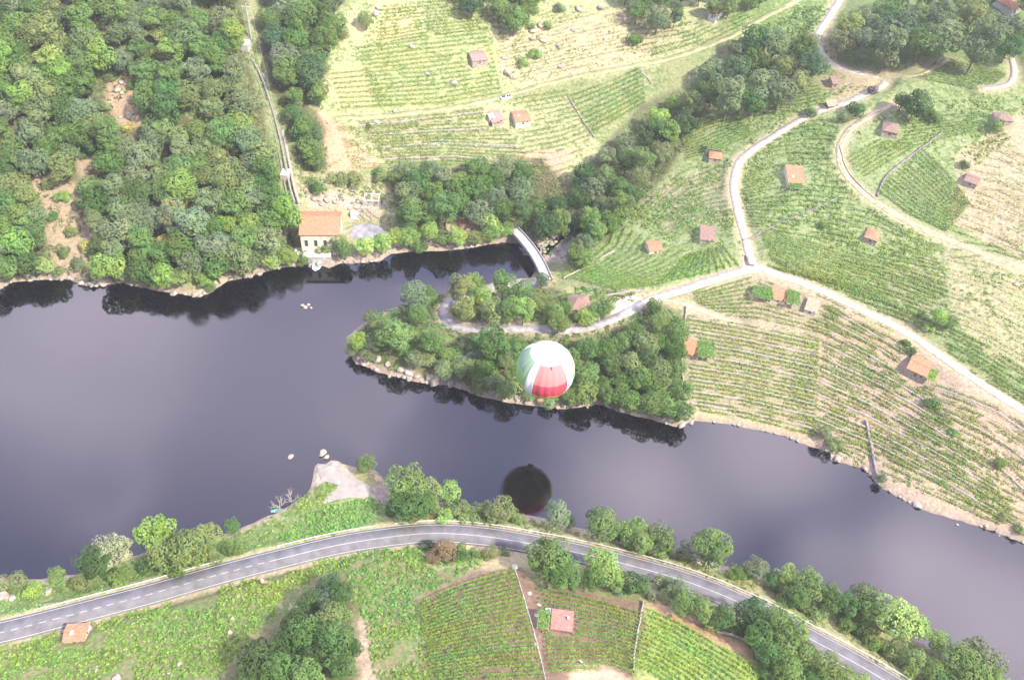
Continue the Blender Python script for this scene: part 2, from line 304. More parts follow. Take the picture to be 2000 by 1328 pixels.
class MB:
    def __init__(s): s.v = []; s.f = []
    def box(s, x0, x1, y0, y1, z0, z1, tp=0.0):
        b = len(s.v); s.v += [(x0, y0, z0), (x1, y0, z0), (x1, y1, z0), (x0, y1, z0), (x0 + tp, y0 + tp, z1), (x1 - tp, y0 + tp, z1), (x1 - tp, y1 - tp, z1), (x0 + tp, y1 - tp, z1)]
        s.f += [tuple(b + i for i in q) for q in ((0, 3, 2, 1), (4, 5, 6, 7), (0, 1, 5, 4), (1, 2, 6, 5), (2, 3, 7, 6), (3, 0, 4, 7))]; return s
    def tube(s, pts, rad, n=6, cap=True):
        pts = [Vector(p) for p in pts]; rad = rad if hasattr(rad, '__len__') else [rad] * len(pts); b = len(s.v)
        for i, p in enumerate(pts):
            t = (pts[min(i + 1, len(pts) - 1)] - pts[max(i - 1, 0)]).normalized(); a = t.orthogonal().normalized() if abs(t.z) > .9 else t.cross(Vector((0, 0, 1))).normalized(); c = t.cross(a)
            for k in range(n): s.v.append(tuple(p + (a * cos(2 * pi * k / n) + c * sin(2 * pi * k / n)) * rad[i]))
        for i in range(len(pts) - 1):
            for k in range(n): s.f.append((b + i * n + k, b + i * n + (k + 1) % n, b + (i + 1) * n + (k + 1) % n, b + (i + 1) * n + k))
        if cap: s.f.append(tuple(b + k for k in range(n))[::-1]); s.f.append(tuple(b + (len(pts) - 1) * n + k for k in range(n)))
        return s
    def quad(s, *p): b = len(s.v); s.v += [tuple(q) for q in p]; s.f.append(tuple(range(b, b + len(p)))); return s
    def slab(s, P, th):      # a flat polygon P (ccw from above) given thickness downwards
        b = len(s.v); n = len(P); s.v += [tuple(p) for p in P] + [(p[0], p[1], p[2] - th) for p in P]
        s.f.append(tuple(b + i for i in range(n))); s.f.append(tuple(b + n + i for i in range(n))[::-1])
        for i in range(n): j = (i + 1) % n; s.f.append((b + j, b + i, b + n + i, b + n + j))
        return s
    def build(s, name, m, parent=None, loc=None, rz=0, smooth=False):
        me = bpy.data.meshes.new(name); me.from_pydata(s.v, [], s.f); me.update(); me.materials.append(m)
        if smooth:
            for p in me.polygons: p.use_smooth = True
        return link(name, me, parent, loc, rz)

# ------------------------------------------------------------------ ground colours by field
REG = [  # photo outline, colour, green cover, softness
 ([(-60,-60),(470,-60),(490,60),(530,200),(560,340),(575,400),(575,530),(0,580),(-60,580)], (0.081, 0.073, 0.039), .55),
 ([(497,-60),(680,-60),(650,60),(640,150),(610,210),(640,260),(640,330),(590,340),(540,200),(505,80)], (0.084, 0.080, 0.039), .5),
 ([(200,130),(270,160),(290,240),(240,255),(200,210)], (0.277, 0.204, 0.124), .25), ([(50,330),(150,360),(205,480),(180,540),(110,540),(85,420)], (0.265, 0.204, 0.130), .35), ([(150,280),(180,300),(190,350),(150,345)], (0.253, 0.198, 0.130), .3),
 ([(470,70),(500,75),(545,240),(575,400),(560,470),(545,360),(505,180)], (.21,.2,.10), .6),
 ([(575,330),(770,340),(790,400),(760,450),(680,470),(575,440)], (.26, .225, .13), .5),
 ([(595,375),(700,380),(750,390),(745,420),(660,405),(600,400)], (.29, .245, .18), .25),
 ([(640,20),(900,-60),(1420,-60),(1400,60),(1280,130),(1000,180),(800,225),(640,235),(600,200),(640,140)], (.27,.27,.135), .5),
 ([(600,200),(660,240),(760,250),(760,320),(640,335),(640,260)], (0.337, 0.230, 0.143), .25), ([(660,75),(740,0),(830,20),(820,90),(730,95)], (0.337, 0.294, 0.143), .3),
 ([(645,140),(715,125),(730,210),(660,215)], (.31,.28,.14), .35), ([(700,80),(960,60),(980,190),(730,215)], (.26,.27,.12), .5),
 ([(960,60),(1220,10),(1320,60),(1260,120),(1000,165)], (.32,.27,.16), .4),
 ([(655,230),(1000,195),(1110,190),(1180,290),(1060,375),(940,315),(760,330)], (.28,.27,.14), .5), ([(1110,190),(1250,130),(1290,165),(1180,290)], (0.217, 0.217, 0.104), .6),
 ([(1000,300),(1120,290),(1090,370),(1060,375)], (0.313, 0.243, 0.156), .3),
 ([(1420,-60),(1640,-60),(1600,60),(1430,100)], (0.217, 0.268, 0.098), .7),
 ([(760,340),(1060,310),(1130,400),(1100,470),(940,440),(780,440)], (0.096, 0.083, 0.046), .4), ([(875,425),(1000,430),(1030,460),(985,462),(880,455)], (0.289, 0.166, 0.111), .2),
 ([(600,505),(640,480),(860,455),(1000,455),(1000,480),(860,500),(660,530)], (0.241, 0.198, 0.156), .4),
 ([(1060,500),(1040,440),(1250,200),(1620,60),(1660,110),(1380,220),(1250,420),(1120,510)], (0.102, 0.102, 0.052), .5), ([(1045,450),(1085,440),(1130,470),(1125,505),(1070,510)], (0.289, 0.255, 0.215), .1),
 ([(1100,540),(1240,400),(1420,250),(1600,180),(1720,160),(1990,130),(2100,300),(2100,860),(1960,775),(1740,634),(1469,520),(1300,570)], (0.204, 0.236, 0.104), .55),
 ([(1620,-60),(2100,-60),(2100,120),(1990,130),(1860,110),(1640,150)], (0.120, 0.153, 0.065), .6),
 ([(1610,150),(1720,150),(1700,175),(1640,195),(1600,170)], (0.277, 0.217, 0.130), .5),
 ([(1870,300),(2100,150),(2100,560),(1990,500),(1860,440)], (.31,.25,.155), .42), ([(1850,490),(2100,540),(2100,760),(1960,720),(1850,620)], (.28,.25,.14), .48),
 ([(1250,380),(1440,300),(1450,420),(1300,450)], (0.241, 0.217, 0.130), .55), ([(1680,560),(1850,480),(1860,650),(1740,630)], (.235,.225,.13), .55),
 ([(1340,590),(1469,530),(1620,580),(1640,700),(1590,860),(1340,820)], (.26,.22,.14), .4),
 ([(1560,850),(1620,590),(1800,680),(2100,880),(2100,1090),(1700,950),(1620,890)], (.30,.225,.155), .36), ([(1340,790),(1560,830),(1620,890),(1350,835)], (0.301, 0.268, 0.130), .4),
 ([(1180,580),(1270,570),(1290,590),(1230,615),(1180,600)], (0.349, 0.294, 0.208), .1), ([(1090,560),(1180,575),(1280,560),(1270,580),(1180,600)], (0.277, 0.268, 0.117), .5),
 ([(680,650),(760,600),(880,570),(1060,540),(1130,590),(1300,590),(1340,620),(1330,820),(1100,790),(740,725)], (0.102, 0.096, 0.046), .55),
 ([(-60,1130),(160,1100),(480,1025),(560,1000),(760,960),(780,1030),(480,1100),(0,1215),(-60,1230)], (0.180, 0.211, 0.078), .7),
 ([(600,900),(660,895),(690,920),(665,940),(640,945),(605,955)], (0.373, 0.345, 0.273), .02), ([(720,915),(790,960),(800,1000),(725,970),(728,948)], (0.253, 0.198, 0.130), .3),
 ([(720,945),(775,965),(770,985),(722,978)], (0.253, 0.198, 0.163), .05),
 ([(770,960),(1000,985),(1500,1120),(1900,1310),(1900,1400),(1700,1290),(1400,1130),(1150,1060),(900,1020),(740,1030)], (0.241, 0.230, 0.111), .5),
 ([(-60,1250),(480,1125),(800,1065),(900,1080),(840,1328),(860,1400),(-60,1400)], (.17,.155,.07), .6),
 ([(420,1330),(560,1200),(660,1140),(700,1200),(690,1400),(400,1400)], (0.132, 0.121, 0.059), .4), ([(700,1210),(722,1210),(735,1400),(700,1400)], (0.331, 0.255, 0.169), .1),
 ([(815,1170),(930,1110),(1010,1095),(1060,1150),(1140,1150),(1265,1180),(1245,1328),(1240,1400),(860,1400)], (.165,.108,.072), .1),
 ([(820,1060),(1010,1060),(1030,1110),(930,1110),(850,1110)], (0.289, 0.243, 0.130), .4),
 ([(1120,1290),(1180,1290),(1250,1340),(1140,1360),(1110,1328)], (0.373, 0.287, 0.182), .05),
 ([(1262,1160),(1400,1240),(1470,1280),(1560,1400),(1230,1400)], (0.241, 0.268, 0.085), .5), ([(1255,1160),(1300,1170),(1480,1260),(1478,1290),(1400,1260),(1270,1190)], (0.313, 0.198, 0.111), .1),
 ([(1020,1050),(1400,1170),(1700,1330),(1600,1400),(1480,1290),(1300,1170),(1100,1130)], (0.156, 0.153, 0.065), .5),
 ([(560,1005),(600,962),(640,943),(662,950),(650,965),(625,985),(590,1000)], (.12, .17, .05), .8), ([(655,905),(700,915),(735,930),(760,950),(722,948),(700,932),(665,915)], (.20, .18, .08), .5)]
wx = X + 5 * fbm(X / 7, Y / 7, 3); wy = Y + 5 * fbm(X / 7 + 40, Y / 7 + 7, 3)
GC = np.empty(X.shape + (4,)); GC[...] = (.19, .2, .09, .5)
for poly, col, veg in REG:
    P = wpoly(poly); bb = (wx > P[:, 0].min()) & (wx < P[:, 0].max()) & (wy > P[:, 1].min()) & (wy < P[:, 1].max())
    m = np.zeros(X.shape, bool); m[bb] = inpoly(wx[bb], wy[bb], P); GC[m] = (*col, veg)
for nme, (P, half) in ROADS.items():
    if nme in ('t5',): continue
    x0, x1 = P[:, 0].min() - 9, P[:, 0].max() + 9; y0, y1 = P[:, 1].min() - 9, P[:, 1].max() + 9
    ix = np.where((GX > x0) & (GX < x1))[0]; iy = np.where((GY > y0) & (GY < y1))[0]; s = np.ix_(iy, ix); dd, _ = dist_pl(X[s], Y[s], P)
    t = np.clip(1 - (dd - half - .6) / (2.0 if nme != 'main' else 1.4), 0, 1)[..., None] * .75; GC[s] = GC[s] * (1 - t) + np.array([.31, .25, .16, .2]) * t
# rocky, bare strip at the water's edge
t = np.clip(1 - (d - .5) / (1.6 + 2.5 * np.clip(vnoise(X / 6, Y / 6), 0, 1)), 0, 1)[..., None] * (~wat)[..., None]; GC = GC * (1 - t) + np.array([.30, .235, .18, .05]) * t
GC[wat] = (.2, .16, .12, 0)

def smoothgrid(a):
    a[1:-1, 1:-1] = (a[1:-1, 1:-1] * 2 + a[:-2, 1:-1] + a[2:, 1:-1] + a[1:-1, :-2] + a[1:-1, 2:]) / 6; return a
GC = smoothgrid(GC)
nx, ny = len(GX), len(GY)
V = np.stack([X, Y, H], -1).reshape(-1, 3); i = (np.arange(ny - 1)[:, None] * nx + np.arange(nx - 1)).ravel(); F = np.stack([i, i + 1, i + 1 + nx, i + nx], 1)
m, t_, o_ = mat('ground'); M['ground'] = m
b_ = mnode(t_, 'ShaderNodeBsdfPrincipled'); t_.links.new(b_.outputs[0], o_.inputs[0]); b_.inputs['Roughness'].default_value = .95; b_.inputs['Specular IOR Level'].default_value = .1
A = mnode(t_, 'ShaderNodeAttribute', attribute_name='tint'); A2 = mnode(t_, 'ShaderNodeAttribute', attribute_name='veg'); TC = mnode(t_, 'ShaderNodeTexCoord')
def nz(scale, det=4, ro=.6, ty='ShaderNodeTexNoise'):
    n = mnode(t_, ty); n.inputs['Scale'].default_value = scale
    if ty == 'ShaderNodeTexNoise': n.inputs['Detail'].default_value = det; n.inputs['Roughness'].default_value = ro
    t_.links.new(TC.outputs['Object'], n.inputs['Vector']); return n
def mrange(src, a, b, c=0, d_=1):
    n = mnode(t_, 'ShaderNodeMapRange'); n.inputs[1].default_value = a; n.inputs[2].default_value = b; n.inputs[3].default_value = c; n.inputs[4].default_value = d_; t_.links.new(src, n.inputs[0]); return n.outputs[0]
n1 = nz(.9, 6, .7); n2 = nz(.11, 4); n3 = nz(.55, 5, .65); n4 = nz(1.1, 2, ty='ShaderNodeTexVoronoi')
v1 = mnode(t_, 'ShaderNodeMix', data_type='RGBA', blend_type='MULTIPLY'); v1.inputs[0].default_value = 1; t_.links.new(A.outputs['Color'], v1.inputs[6])
cc = mnode(t_, 'ShaderNodeCombineColor'); bright = mrange(n1.outputs[0], .25, .75, .55, 1.4)
for q in range(3): t_.links.new(bright, cc.inputs[q])
t_.links.new(cc.outputs[0], v1.inputs[7])
# green cover: threshold noise against the cover value
ad = mnode(t_, 'ShaderNodeMath', operation='ADD'); t_.links.new(n3.outputs[0], ad.inputs[0]); t_.links.new(mrange(A2.outputs['Fac'], 0, 1, -.36, .30), ad.inputs[1])
ad2 = mnode(t_, 'ShaderNodeMath', operation='ADD'); t_.links.new(ad.outputs[0], ad2.inputs[0]); t_.links.new(mrange(n2.outputs[0], .3, .7, -.07, .07), ad2.inputs[1])
gm = mrange(ad2.outputs[0], .47, .60)
gcol = mnode(t_, 'ShaderNodeMix', data_type='RGBA'); gcol.inputs[6].default_value = (.06, .10, .028, 1); gcol.inputs[7].default_value = (.155, .205, .068, 1); t_.links.new(mrange(n1.outputs[0], .3, .7), gcol.inputs[0])
v2 = mnode(t_, 'ShaderNodeMix', data_type='RGBA'); t_.links.new(gm, v2.inputs[0]); t_.links.new(v1.outputs[2], v2.inputs[6]); t_.links.new(gcol.outputs[2], v2.inputs[7])
# scattered pale stones
st = mrange(n4.outputs['Distance'], .10, .05); st2 = mnode(t_, 'ShaderNodeMath', operation='MULTIPLY'); t_.links.new(st, st2.inputs[0]); t_.links.new(mrange(n2.outputs[0], .5, .62, 0, .7), st2.inputs[1])
v3 = mnode(t_, 'ShaderNodeMix', data_type='RGBA'); t_.links.new(st2.outputs[0], v3.inputs[0]); t_.links.new(v2.outputs[2], v3.inputs[6]); v3.inputs[7].default_value = (.42, .37, .31, 1)
t_.links.new(v3.outputs[2], b_.inputs['Base Color'])
bu = mnode(t_, 'ShaderNodeBump'); bu.inputs['Strength'].default_value = .8; bu.inputs['Distance'].default_value = .5; t_.links.new(ad2.outputs[0], bu.inputs['Height']); t_.links.new(bu.outputs[0], b_.inputs['Normal'])
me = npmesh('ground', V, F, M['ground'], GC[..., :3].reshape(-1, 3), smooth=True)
va = me.attributes.new('veg', 'FLOAT', 'POINT'); va.data.foreach_set('value', np.ascontiguousarray(GC[..., 3].ravel(), np.float32))
tag(link('ground', me), 'terraced river valley slopes with vineyards, dry grass and bare soil', 'ground', kind='structure')

# ------------------------------------------------------------------ water
m, t_, o_ = mat('river_water'); M['water'] = m
b_ = mnode(t_, 'ShaderNodeBsdfPrincipled'); t_.links.new(b_.outputs[0], o_.inputs[0]); b_.inputs['Base Color'].default_value = (.0012, .0012, .002, 1); b_.inputs['Roughness'].default_value = .03; b_.inputs['IOR'].default_value = 1.55
TC = mnode(t_, 'ShaderNodeTexCoord'); nw = nz(.8, 5, .7); nq = nz(.012, 3, .5); t_.links.new(mrange(nq.outputs[0], .42, .62, .015, .06), b_.inputs['Roughness']); bu = mnode(t_, 'ShaderNodeBump'); t_.links.new(mrange(nq.outputs[0], .4, .65, .02, .09), bu.inputs['Strength']); bu.inputs['Distance'].default_value = .3
t_.links.new(nw.outputs[0], bu.inputs['Height']); t_.links.new(bu.outputs[0], b_.inputs['Normal'])
mb = MB(); mb.quad((-4000, -3500, 0), (4000, -3500, 0), (4000, 4000, 0), (-4000, 4000, 0))
tag(mb.build('river', M['water']), 'calm dark river reflecting clouds and the trees on its banks', 'river', kind='structure')

# ------------------------------------------------------------------ road surfaces
def ribbon(name, P, off0, off1, lift, m, drop=.35, kind='structure', label=None, s0=None, s1=None, parent=None):
    P = np.asarray(P); T = np.gradient(P[:, :2], axis=0); T /= np.linalg.norm(T, axis=1)[:, None] + 1e-9; Nn = np.stack([T[:, 1], -T[:, 0]], 1)
    sd = np.r_[0, np.cumsum(np.linalg.norm(np.diff(P[:, :2], axis=0), axis=1))]
    if s0 is not None:
        u = np.arange(s0, s1 + .01, min(2.0, (s1 - s0))); P = np.stack([np.interp(u, sd, P[:, k]) for k in range(3)], 1); Nn = np.stack([np.interp(u, sd, Nn[:, k]) for k in range(2)], 1)
    n = len(P); rows = [(off0, -drop), (off0, 0), (off1, 0), (off1, -drop)] if drop else [(off0, 0), (off1, 0)]; k = len(rows); V = np.zeros((n, k, 3))
    for q, (o, dz) in enumerate(rows): V[:, q, :2] = P[:, :2] + Nn * (o[:, None] if np.ndim(o) else o); V[:, q, 2] = P[:, 2] + lift + dz
    i = (np.arange(n - 1)[:, None] * k + np.arange(k - 1)).ravel(); F = np.stack([i, i + 1, i + k + 1, i + k], 1)[:, ::-1]
    return V.reshape(-1, 3), F
def pave(name, P, half, lift, m, label, var=0.0, kind='structure'):
    off = half + (var * (vnoise(np.arange(len(P)) * .35, np.zeros(len(P)) + half * 7) - .5) if var else 0); off2 = half + (var * (vnoise(np.arange(len(P)) * .35 + 90, np.zeros(len(P))) - .5) if var else 0)
    V, F = ribbon(name, P, -off if np.ndim(off) else -half, off2, lift, m); o = link(name, npmesh(name, V, F, m)); return tag(o, label, 'road', kind=kind)
M['asphalt'] = surf('asphalt', (.135, .128, .128), .85, .35, .14); M['gravel'] = surf('pale_gravel', (.39, .345, .28), .95, .7, .16); M['oldasphalt'] = surf('worn_grey_asphalt', (.30, .275, .255), .9, .5, .2)
M['sand'] = surf('yellow_track', (.38, .32, .20), .95, .6, .2); M['paint'] = surf('road_paint', (.34, .34, .33), .7, 2, .12)
M['grassy'] = surf('grassy_track', (.33, .31, .15), .95, .25, .2); M['greengrass'] = surf('green_verge', (.15, .19, .07), .95, .6, .3)
pave('road', MAIN, 3.6, .05, M['asphalt'], 'grey asphalt two lane road curving along the near river bank')
def strip(Pl, off, w_, lift, m, name, label, segs=None):
    Vs = []; Fs = []; b = 0
    sd = np.linalg.norm(np.diff(Pl[:, :2], axis=0), axis=1).sum()
    for a, c in (segs or [(0, sd)]):
        if c - a < .3: continue
        V, F = ribbon(name, Pl, off - w_ / 2, off + w_ / 2, lift, m, drop=0, s0=max(0, a), s1=min(c, sd)); Vs.append(V); Fs.append(F + b); b += len(V)
    return tag(link(name, npmesh(name, np.vstack(Vs), np.vstack(Fs), m)), label, 'road marking', kind='structure')
def sat(Pl, px, py):      # distance along a line nearest a photo point
    q = at1(px, py); dd = np.hypot(Pl[:, 0] - q[0], Pl[:, 1] - q[1]); k = dd.argmin(); return float(np.r_[0, np.cumsum(np.linalg.norm(np.diff(Pl[:, :2], axis=0), axis=1))][k])
mlen = float(np.linalg.norm(np.diff(MAIN[:, :2], axis=0), axis=1).sum()); sdash = sat(MAIN, 530, 1097)
strip(MAIN, 3.05, .17, .062, M['paint'], 'road_edge_line', 'thin white line along the uphill edge of the road'); strip(MAIN, -3.05, .17, .062, M['paint'], 'road_edge_line', 'thin white line along the river edge of the road')
strip(MAIN, 0, .2, .062, M['paint'], 'road_centre_line', 'dashed then solid white centre line of the asphalt road', [(q, q + 2.0) for q in np.arange(0, sdash, 3.6)] + [(sdash + .6, mlen)])
pave('track', T1, 1.75, .05, M['gravel'], 'pale gravel track winding down from the upper woods to the fork', .5)
pave('track', T3, 1.9, .06, M['gravel'], 'pale gravel track running down to the right from the fork', .5)
pave('track', T4, 1.55, .05, M['sand'], 'yellowish dirt track curving through the upper right vineyards', .5)
pave('track', T6, 1.4, .05, M['gravel'], 'short pale track hooking out of the woods at the right edge', .4)
pave('track', T7, 1.1, .05, M['sand'], 'short dusty track below the fork between vine rows', .5)
pave('track', T9, 1.0, .05, M['grassy'], 'narrow grassy track beside the dark green plot', .4)
pave('track', T5, 1.55, .05, M['grassy'], 'grassy yellow track crossing the far slope', .9)
pave('track', TB, 1.9, .05, surf('red_earth', (.28, .16, .115), .95, .6, .2), 'reddish earth lane leading to the bridge', .4)
kk = int(len(T2) * .30)
pave('lane', T2[:kk + 1], 2.0, .07, M['gravel'], 'pale lane dropping from the fork to the headland', .3)
pave('lane', T2[kk:], 1.9, .065, M['oldasphalt'], 'grey worn lane looping through the trees of the headland', .2)
for Pl, nm in ((T1, 'gravel'), (T4, 'dirt'), (T5, 'grassy')):   # grass strip between the wheel ruts
    sd_ = float(np.linalg.norm(np.diff(Pl[:, :2], axis=0), axis=1).sum()); segs = []; q = 0
    while q < sd_: l_ = rng.uniform(4, 16); segs.append((q, q + l_)); q += l_ + rng.uniform(.5, 5)
    strip(Pl, .0, .36, .06, M['sand'] if nm == 'gravel' else M['greengrass'], 'track_verge', f'thin strip of grass between the ruts of the {nm} track', segs)
def pad(name, poly, m, label, lift=.1):
    a = wpoly(poly); n = len(a); cx, cy = a.mean(0); rings = []
    for k in range(1, 9): rings.append(np.stack([cx + (a[:, 0] - cx) * k / 8, cy + (a[:, 1] - cy) * k / 8], 1))
    R = np.array([[np.interp(np.linspace(0, n, 6 * n, endpoint=False), np.arange(n + 1), np.r_[r[:, c], r[0, c]]) for c in (0, 1)] for r in rings]); R = R.transpose(0, 2, 1); k, q, _ = R.shape
    V = np.concatenate([[[cx, cy]], R.reshape(-1, 2)]); z = Hat(V[:, 0], V[:, 1]) + lift; z[-q:] -= lift * 1.5; V = np.c_[V, z]
    F = [(0, 1 + j, 1 + (j + 1) % q, 1 + (j + 1) % q) for j in range(q)]
    me = bpy.data.meshes.new(name); f = [(0, 1 + j, 1 + (j + 1) % q) for j in range(q)] + [(1 + r * q + j, 1 + (r + 1) * q + j, 1 + (r + 1) * q + (j + 1) % q, 1 + r * q + (j + 1) % q) for r in range(k - 1) for j in range(q)]
    me.from_pydata([tuple(v) for v in V], [], f); me.update(); me.materials.append(m)
    return tag(link(name, me), label, 'ground', kind='structure')
pad('ramp', [(612,908),(640,902),(662,908),(700,935),(726,948),(722,975),(690,972),(655,977),(627,987),(624,981),(650,962),(664,950),(655,940),(625,938)], surf('ramp_sand', (.25, .225, .185), .95, .5, .1), 'pale sandy boat ramp at the near bank', .14)
pad('yard', [(690,440),(720,435),(752,445),(756,462),(735,475),(700,472),(678,458)], surf('grey_gravel', (.22, .21, .22), .95, .4, .22), 'grey gravel yard beside the power house', .12)
pad('track', [(1452,500),(1469,505),(1490,522),(1520,533),(1480,532),(1440,538),(1425,538),(1450,522)], M['gravel'], 'widened gravel at the fork of the tracks', .14)
pad('yard', [(1188,583),(1240,576),(1262,584),(1230,603),(1200,624),(1190,612)], surf('tan_earth', (.40, .335, .255), .95, .5, .15), 'bare tan parking patch beside the lane', .12)

# ------------------------------------------------------------------ foliage
def leafquads(P, Nrm, size, asp=.75):
    """one small leaf-clump face per point, facing roughly along Nrm"""
    n = len(P); a = rng.normal(size=(n, 3)); a -= (a * Nrm).sum(1)[:, None] * Nrm; a /= np.linalg.norm(a, axis=1)[:, None] + 1e-9; b = np.cross(Nrm, a)
    s = (size if np.ndim(size) else np.full(n, size))[:, None]; h1 = a * s * .5; h2 = b * s * .5 * asp
    V = np.stack([P - h1 - h2 * .6, P + h1 * .3 - h2, P + h1 + h2 * .5, P - h1 * .2 + h2], 1).reshape(-1, 3); return V
def qf(n): return np.arange(n * 4).reshape(-1, 4)
def unit(a): return a / (np.linalg.norm(a, axis=1)[:, None] + 1e-9)
def crown_mesh(name, R=5.0, zh=.8, base=.9, lobes=22, per=210, lr=(.26, .42), size=.50, seed=0, spread=.75, contrast=.22, droop=0.0):
    g = np.random.default_rng(seed); cs = []; k = 0
    while len(cs) < lobes and k < 4000:
        k += 1; p = g.uniform(-1, 1, 3)
        if np.linalg.norm(p) > 1: continue
        p = p * np.array([spread * R, spread * R, zh * R * .72]); 
        if all(np.linalg.norm(p - q) > .21 * R for q in cs): cs.append(p)
    cs = np.array(cs); rr = g.uniform(lr[0], lr[1], len(cs)) * R; tint = 1 + g.uniform(-contrast, contrast, len(cs)); hue = g.uniform(-.08, .08, len(cs)); Ps = []; Ns = []; Ts = []
    hc = (base + zh) * R * .92
    for i in range(len(cs)):
        n = per; q = unit(g.normal(size=(n, 3))); rad = rr[i] * g.uniform(.72, 1.08, n) ** .5; p = cs[i] + q * rad[:, None] * np.array([1, 1, .85])
        dm = np.min(np.stack([np.linalg.norm(p - cs[j], axis=1) / rr[j] for j in range(len(cs)) if j != i]), 0) if len(cs) > 1 else np.full(n, 2.)
        keep = (dm > .78) | (g.random(n) < .12); keep &= p[:, 2] > -zh * R * .85
        p = p[keep]; q = q[keep]; out = unit(p + np.array([0, 0, .3 * R])); nn_ = unit(q * .6 + out * .35 + np.array([0, 0, .38]) + g.normal(size=p.shape) * .38)
        if droop: nn_[:, 2] *= .5; nn_ = unit(nn_)
        p = p + np.array([0, 0, hc]); Ps.append(p); Ns.append(nn_); Ts.append(np.stack([tint[i] * (1 + hue[i]) * g.uniform(.85, 1.15, len(p)), tint[i] * g.uniform(.88, 1.12, len(p)), tint[i] * (1 - hue[i]) * np.ones(len(p))], 1))
    P = np.vstack(Ps); Nn = np.vstack(Ns); T = np.vstack(Ts); V = leafquads(P, Nn, size * g.uniform(.6, 1.3, len(P)))
    return npmesh(name, V, qf(len(P)), M['leaf'], np.repeat(T, 4, 0)), hc
def trunk_mesh(name, R, hc, m, seed=0, th=.045, limbs=5):
    g = random.Random(seed); mb = MB(); pts = [(0, 0, -.8)]; x = y = 0
    for k in range(1, 5): x += g.uniform(-.04, .04) * R; y += g.uniform(-.04, .04) * R; pts.append((x, y, hc * k / 4))
    mb.tube(pts, [th * R * s for s in (1.5, 1, .8, .6, .3)], 6)
    for k in range(limbs):
        a = k * 2.4 + g.random(); z0 = hc * g.uniform(.4, .75); r = R * g.uniform(.45, .75); mb.tube([(0, 0, z0), (cos(a) * r * .5, sin(a) * r * .5, z0 + r * .35), (cos(a) * r, sin(a) * r, z0 + r * .75)], [th * R * .5, th * R * .32, th * R * .12], 5)
    me = bpy.data.meshes.new(name); me.from_pydata(mb.v, [], mb.f); me.update(); me.materials.append(m); return me
PROTO = {}
def proto(key, n, **k):
    PROTO[key] = []
    for j in range(n):
        me, hc = crown_mesh('crown', seed=hash_(key) + j, **k); PROTO[key].append((me, hc, trunk_mesh('trunk', k.get('R', 5.0), hc, M['palebark'] if key == 'willow' else M['bark'], j)))
def hash_(s): return sum(ord(c) * (i + 7) for i, c in enumerate(s))
proto('oak', 4, lobes=40, zh=.80, base=.55, lr=(.19, .34), per=150, size=.46); proto('leafy', 4, lobes=32, zh=.85, base=.6, lr=(.2, .38), per=165, size=.46); proto('tall', 3, lobes=20, zh=1.25, base=.55, spread=.62, lr=(.26, .4))
proto('willow', 3, lobes=30, zh=.72, base=.55, lr=(.2, .32), per=170, size=.42, contrast=.16, droop=1); proto('shrub', 4, lobes=12, zh=.6, base=.12, lr=(.32, .5), per=200, size=.62)
COL = {'dark': (0.078, 0.136, 0.046), 'deep': (0.105, 0.183, 0.054), 'mid': (0.146, 0.231, 0.067), 'bright': (0.228, 0.340, 0.079), 'lime': (0.309, 0.421, 0.121), 'olive': (0.195, 0.251, 0.091), 'pale': (0.349, 0.394, 0.206), 'grey': (0.181, 0.238, 0.115), 'yellow': (0.390, 0.381, 0.133), 'rust': (0.237, 0.165, 0.095), 'blue': (0.101, 0.170, 0.083), 'violet': (0.080, 0.089, 0.085)}
CW = {'dark': 'dark green', 'deep': 'deep green', 'mid': 'green', 'bright': 'bright green', 'lime': 'yellow green', 'olive': 'olive green', 'pale': 'pale silvery', 'grey': 'grey green', 'yellow': 'yellowing', 'rust': 'reddish brown', 'blue': 'bluish green', 'violet': 'almost black'}
TREES = []; NAMES = {'oak': ('oak_tree', 'spreading tree'), 'leafy': ('leafy_tree', 'leafy tree'), 'tall': ('tall_tree', 'tall tree'), 'willow': ('willow_tree', 'feathery tree'), 'shrub': ('shrub', 'shrub')}
def tree(px, py, dpx, kind='leafy', col='mid', region='', group='', parts=True):
    """tree whose crown middle shows at (px, py) and is dpx photo pixels wide"""
    px, py = float(px), float(py); P = at1(px, py); s = dpx / 2 / float(pxm(P)[0]) / 5.0
    pr = PROTO[kind]; cm, hc, tm = pr[rng.integers(len(pr))]; P = plant(px, py, hc * s * .95)[0]
    if P[2] <= .02:      # keep it on the bank
        for k in range(1, 12):
            Q = P + np.array([0, 1.2 * k, 0]) if py < 840 else P - np.array([0, 1.2 * k, 0]); z = float(Hat(Q[0], Q[1]))
            if z > .1: P = np.array([Q[0], Q[1], z]); break
        else: return None
    nm, kd = NAMES[kind]; o = empty(nm, P - np.array([0, 0, .1]), rng.uniform(0, 6.28)); o.scale = (s * rng.uniform(.9, 1.1), s * rng.uniform(.9, 1.1), s * rng.uniform(.88, 1.12))
    c = link('crown' if kind != 'shrub' else 'foliage', cm, o); j = rng.uniform(.86, 1.16); k = COL[col]; c.color = (k[0] * j * rng.uniform(.92, 1.08), k[1] * j, k[2] * j * rng.uniform(.9, 1.1), 1)
    if parts and kind != 'shrub': link('trunk', tm, o)
    szw = 'small' if dpx < 38 else 'large' if dpx > 72 else 'medium'
    tag(o, None, 'tree' if kind != 'shrub' else 'shrub', group or None); TREES.append((o, px, py, szw, CW[col], kd, region)); return o
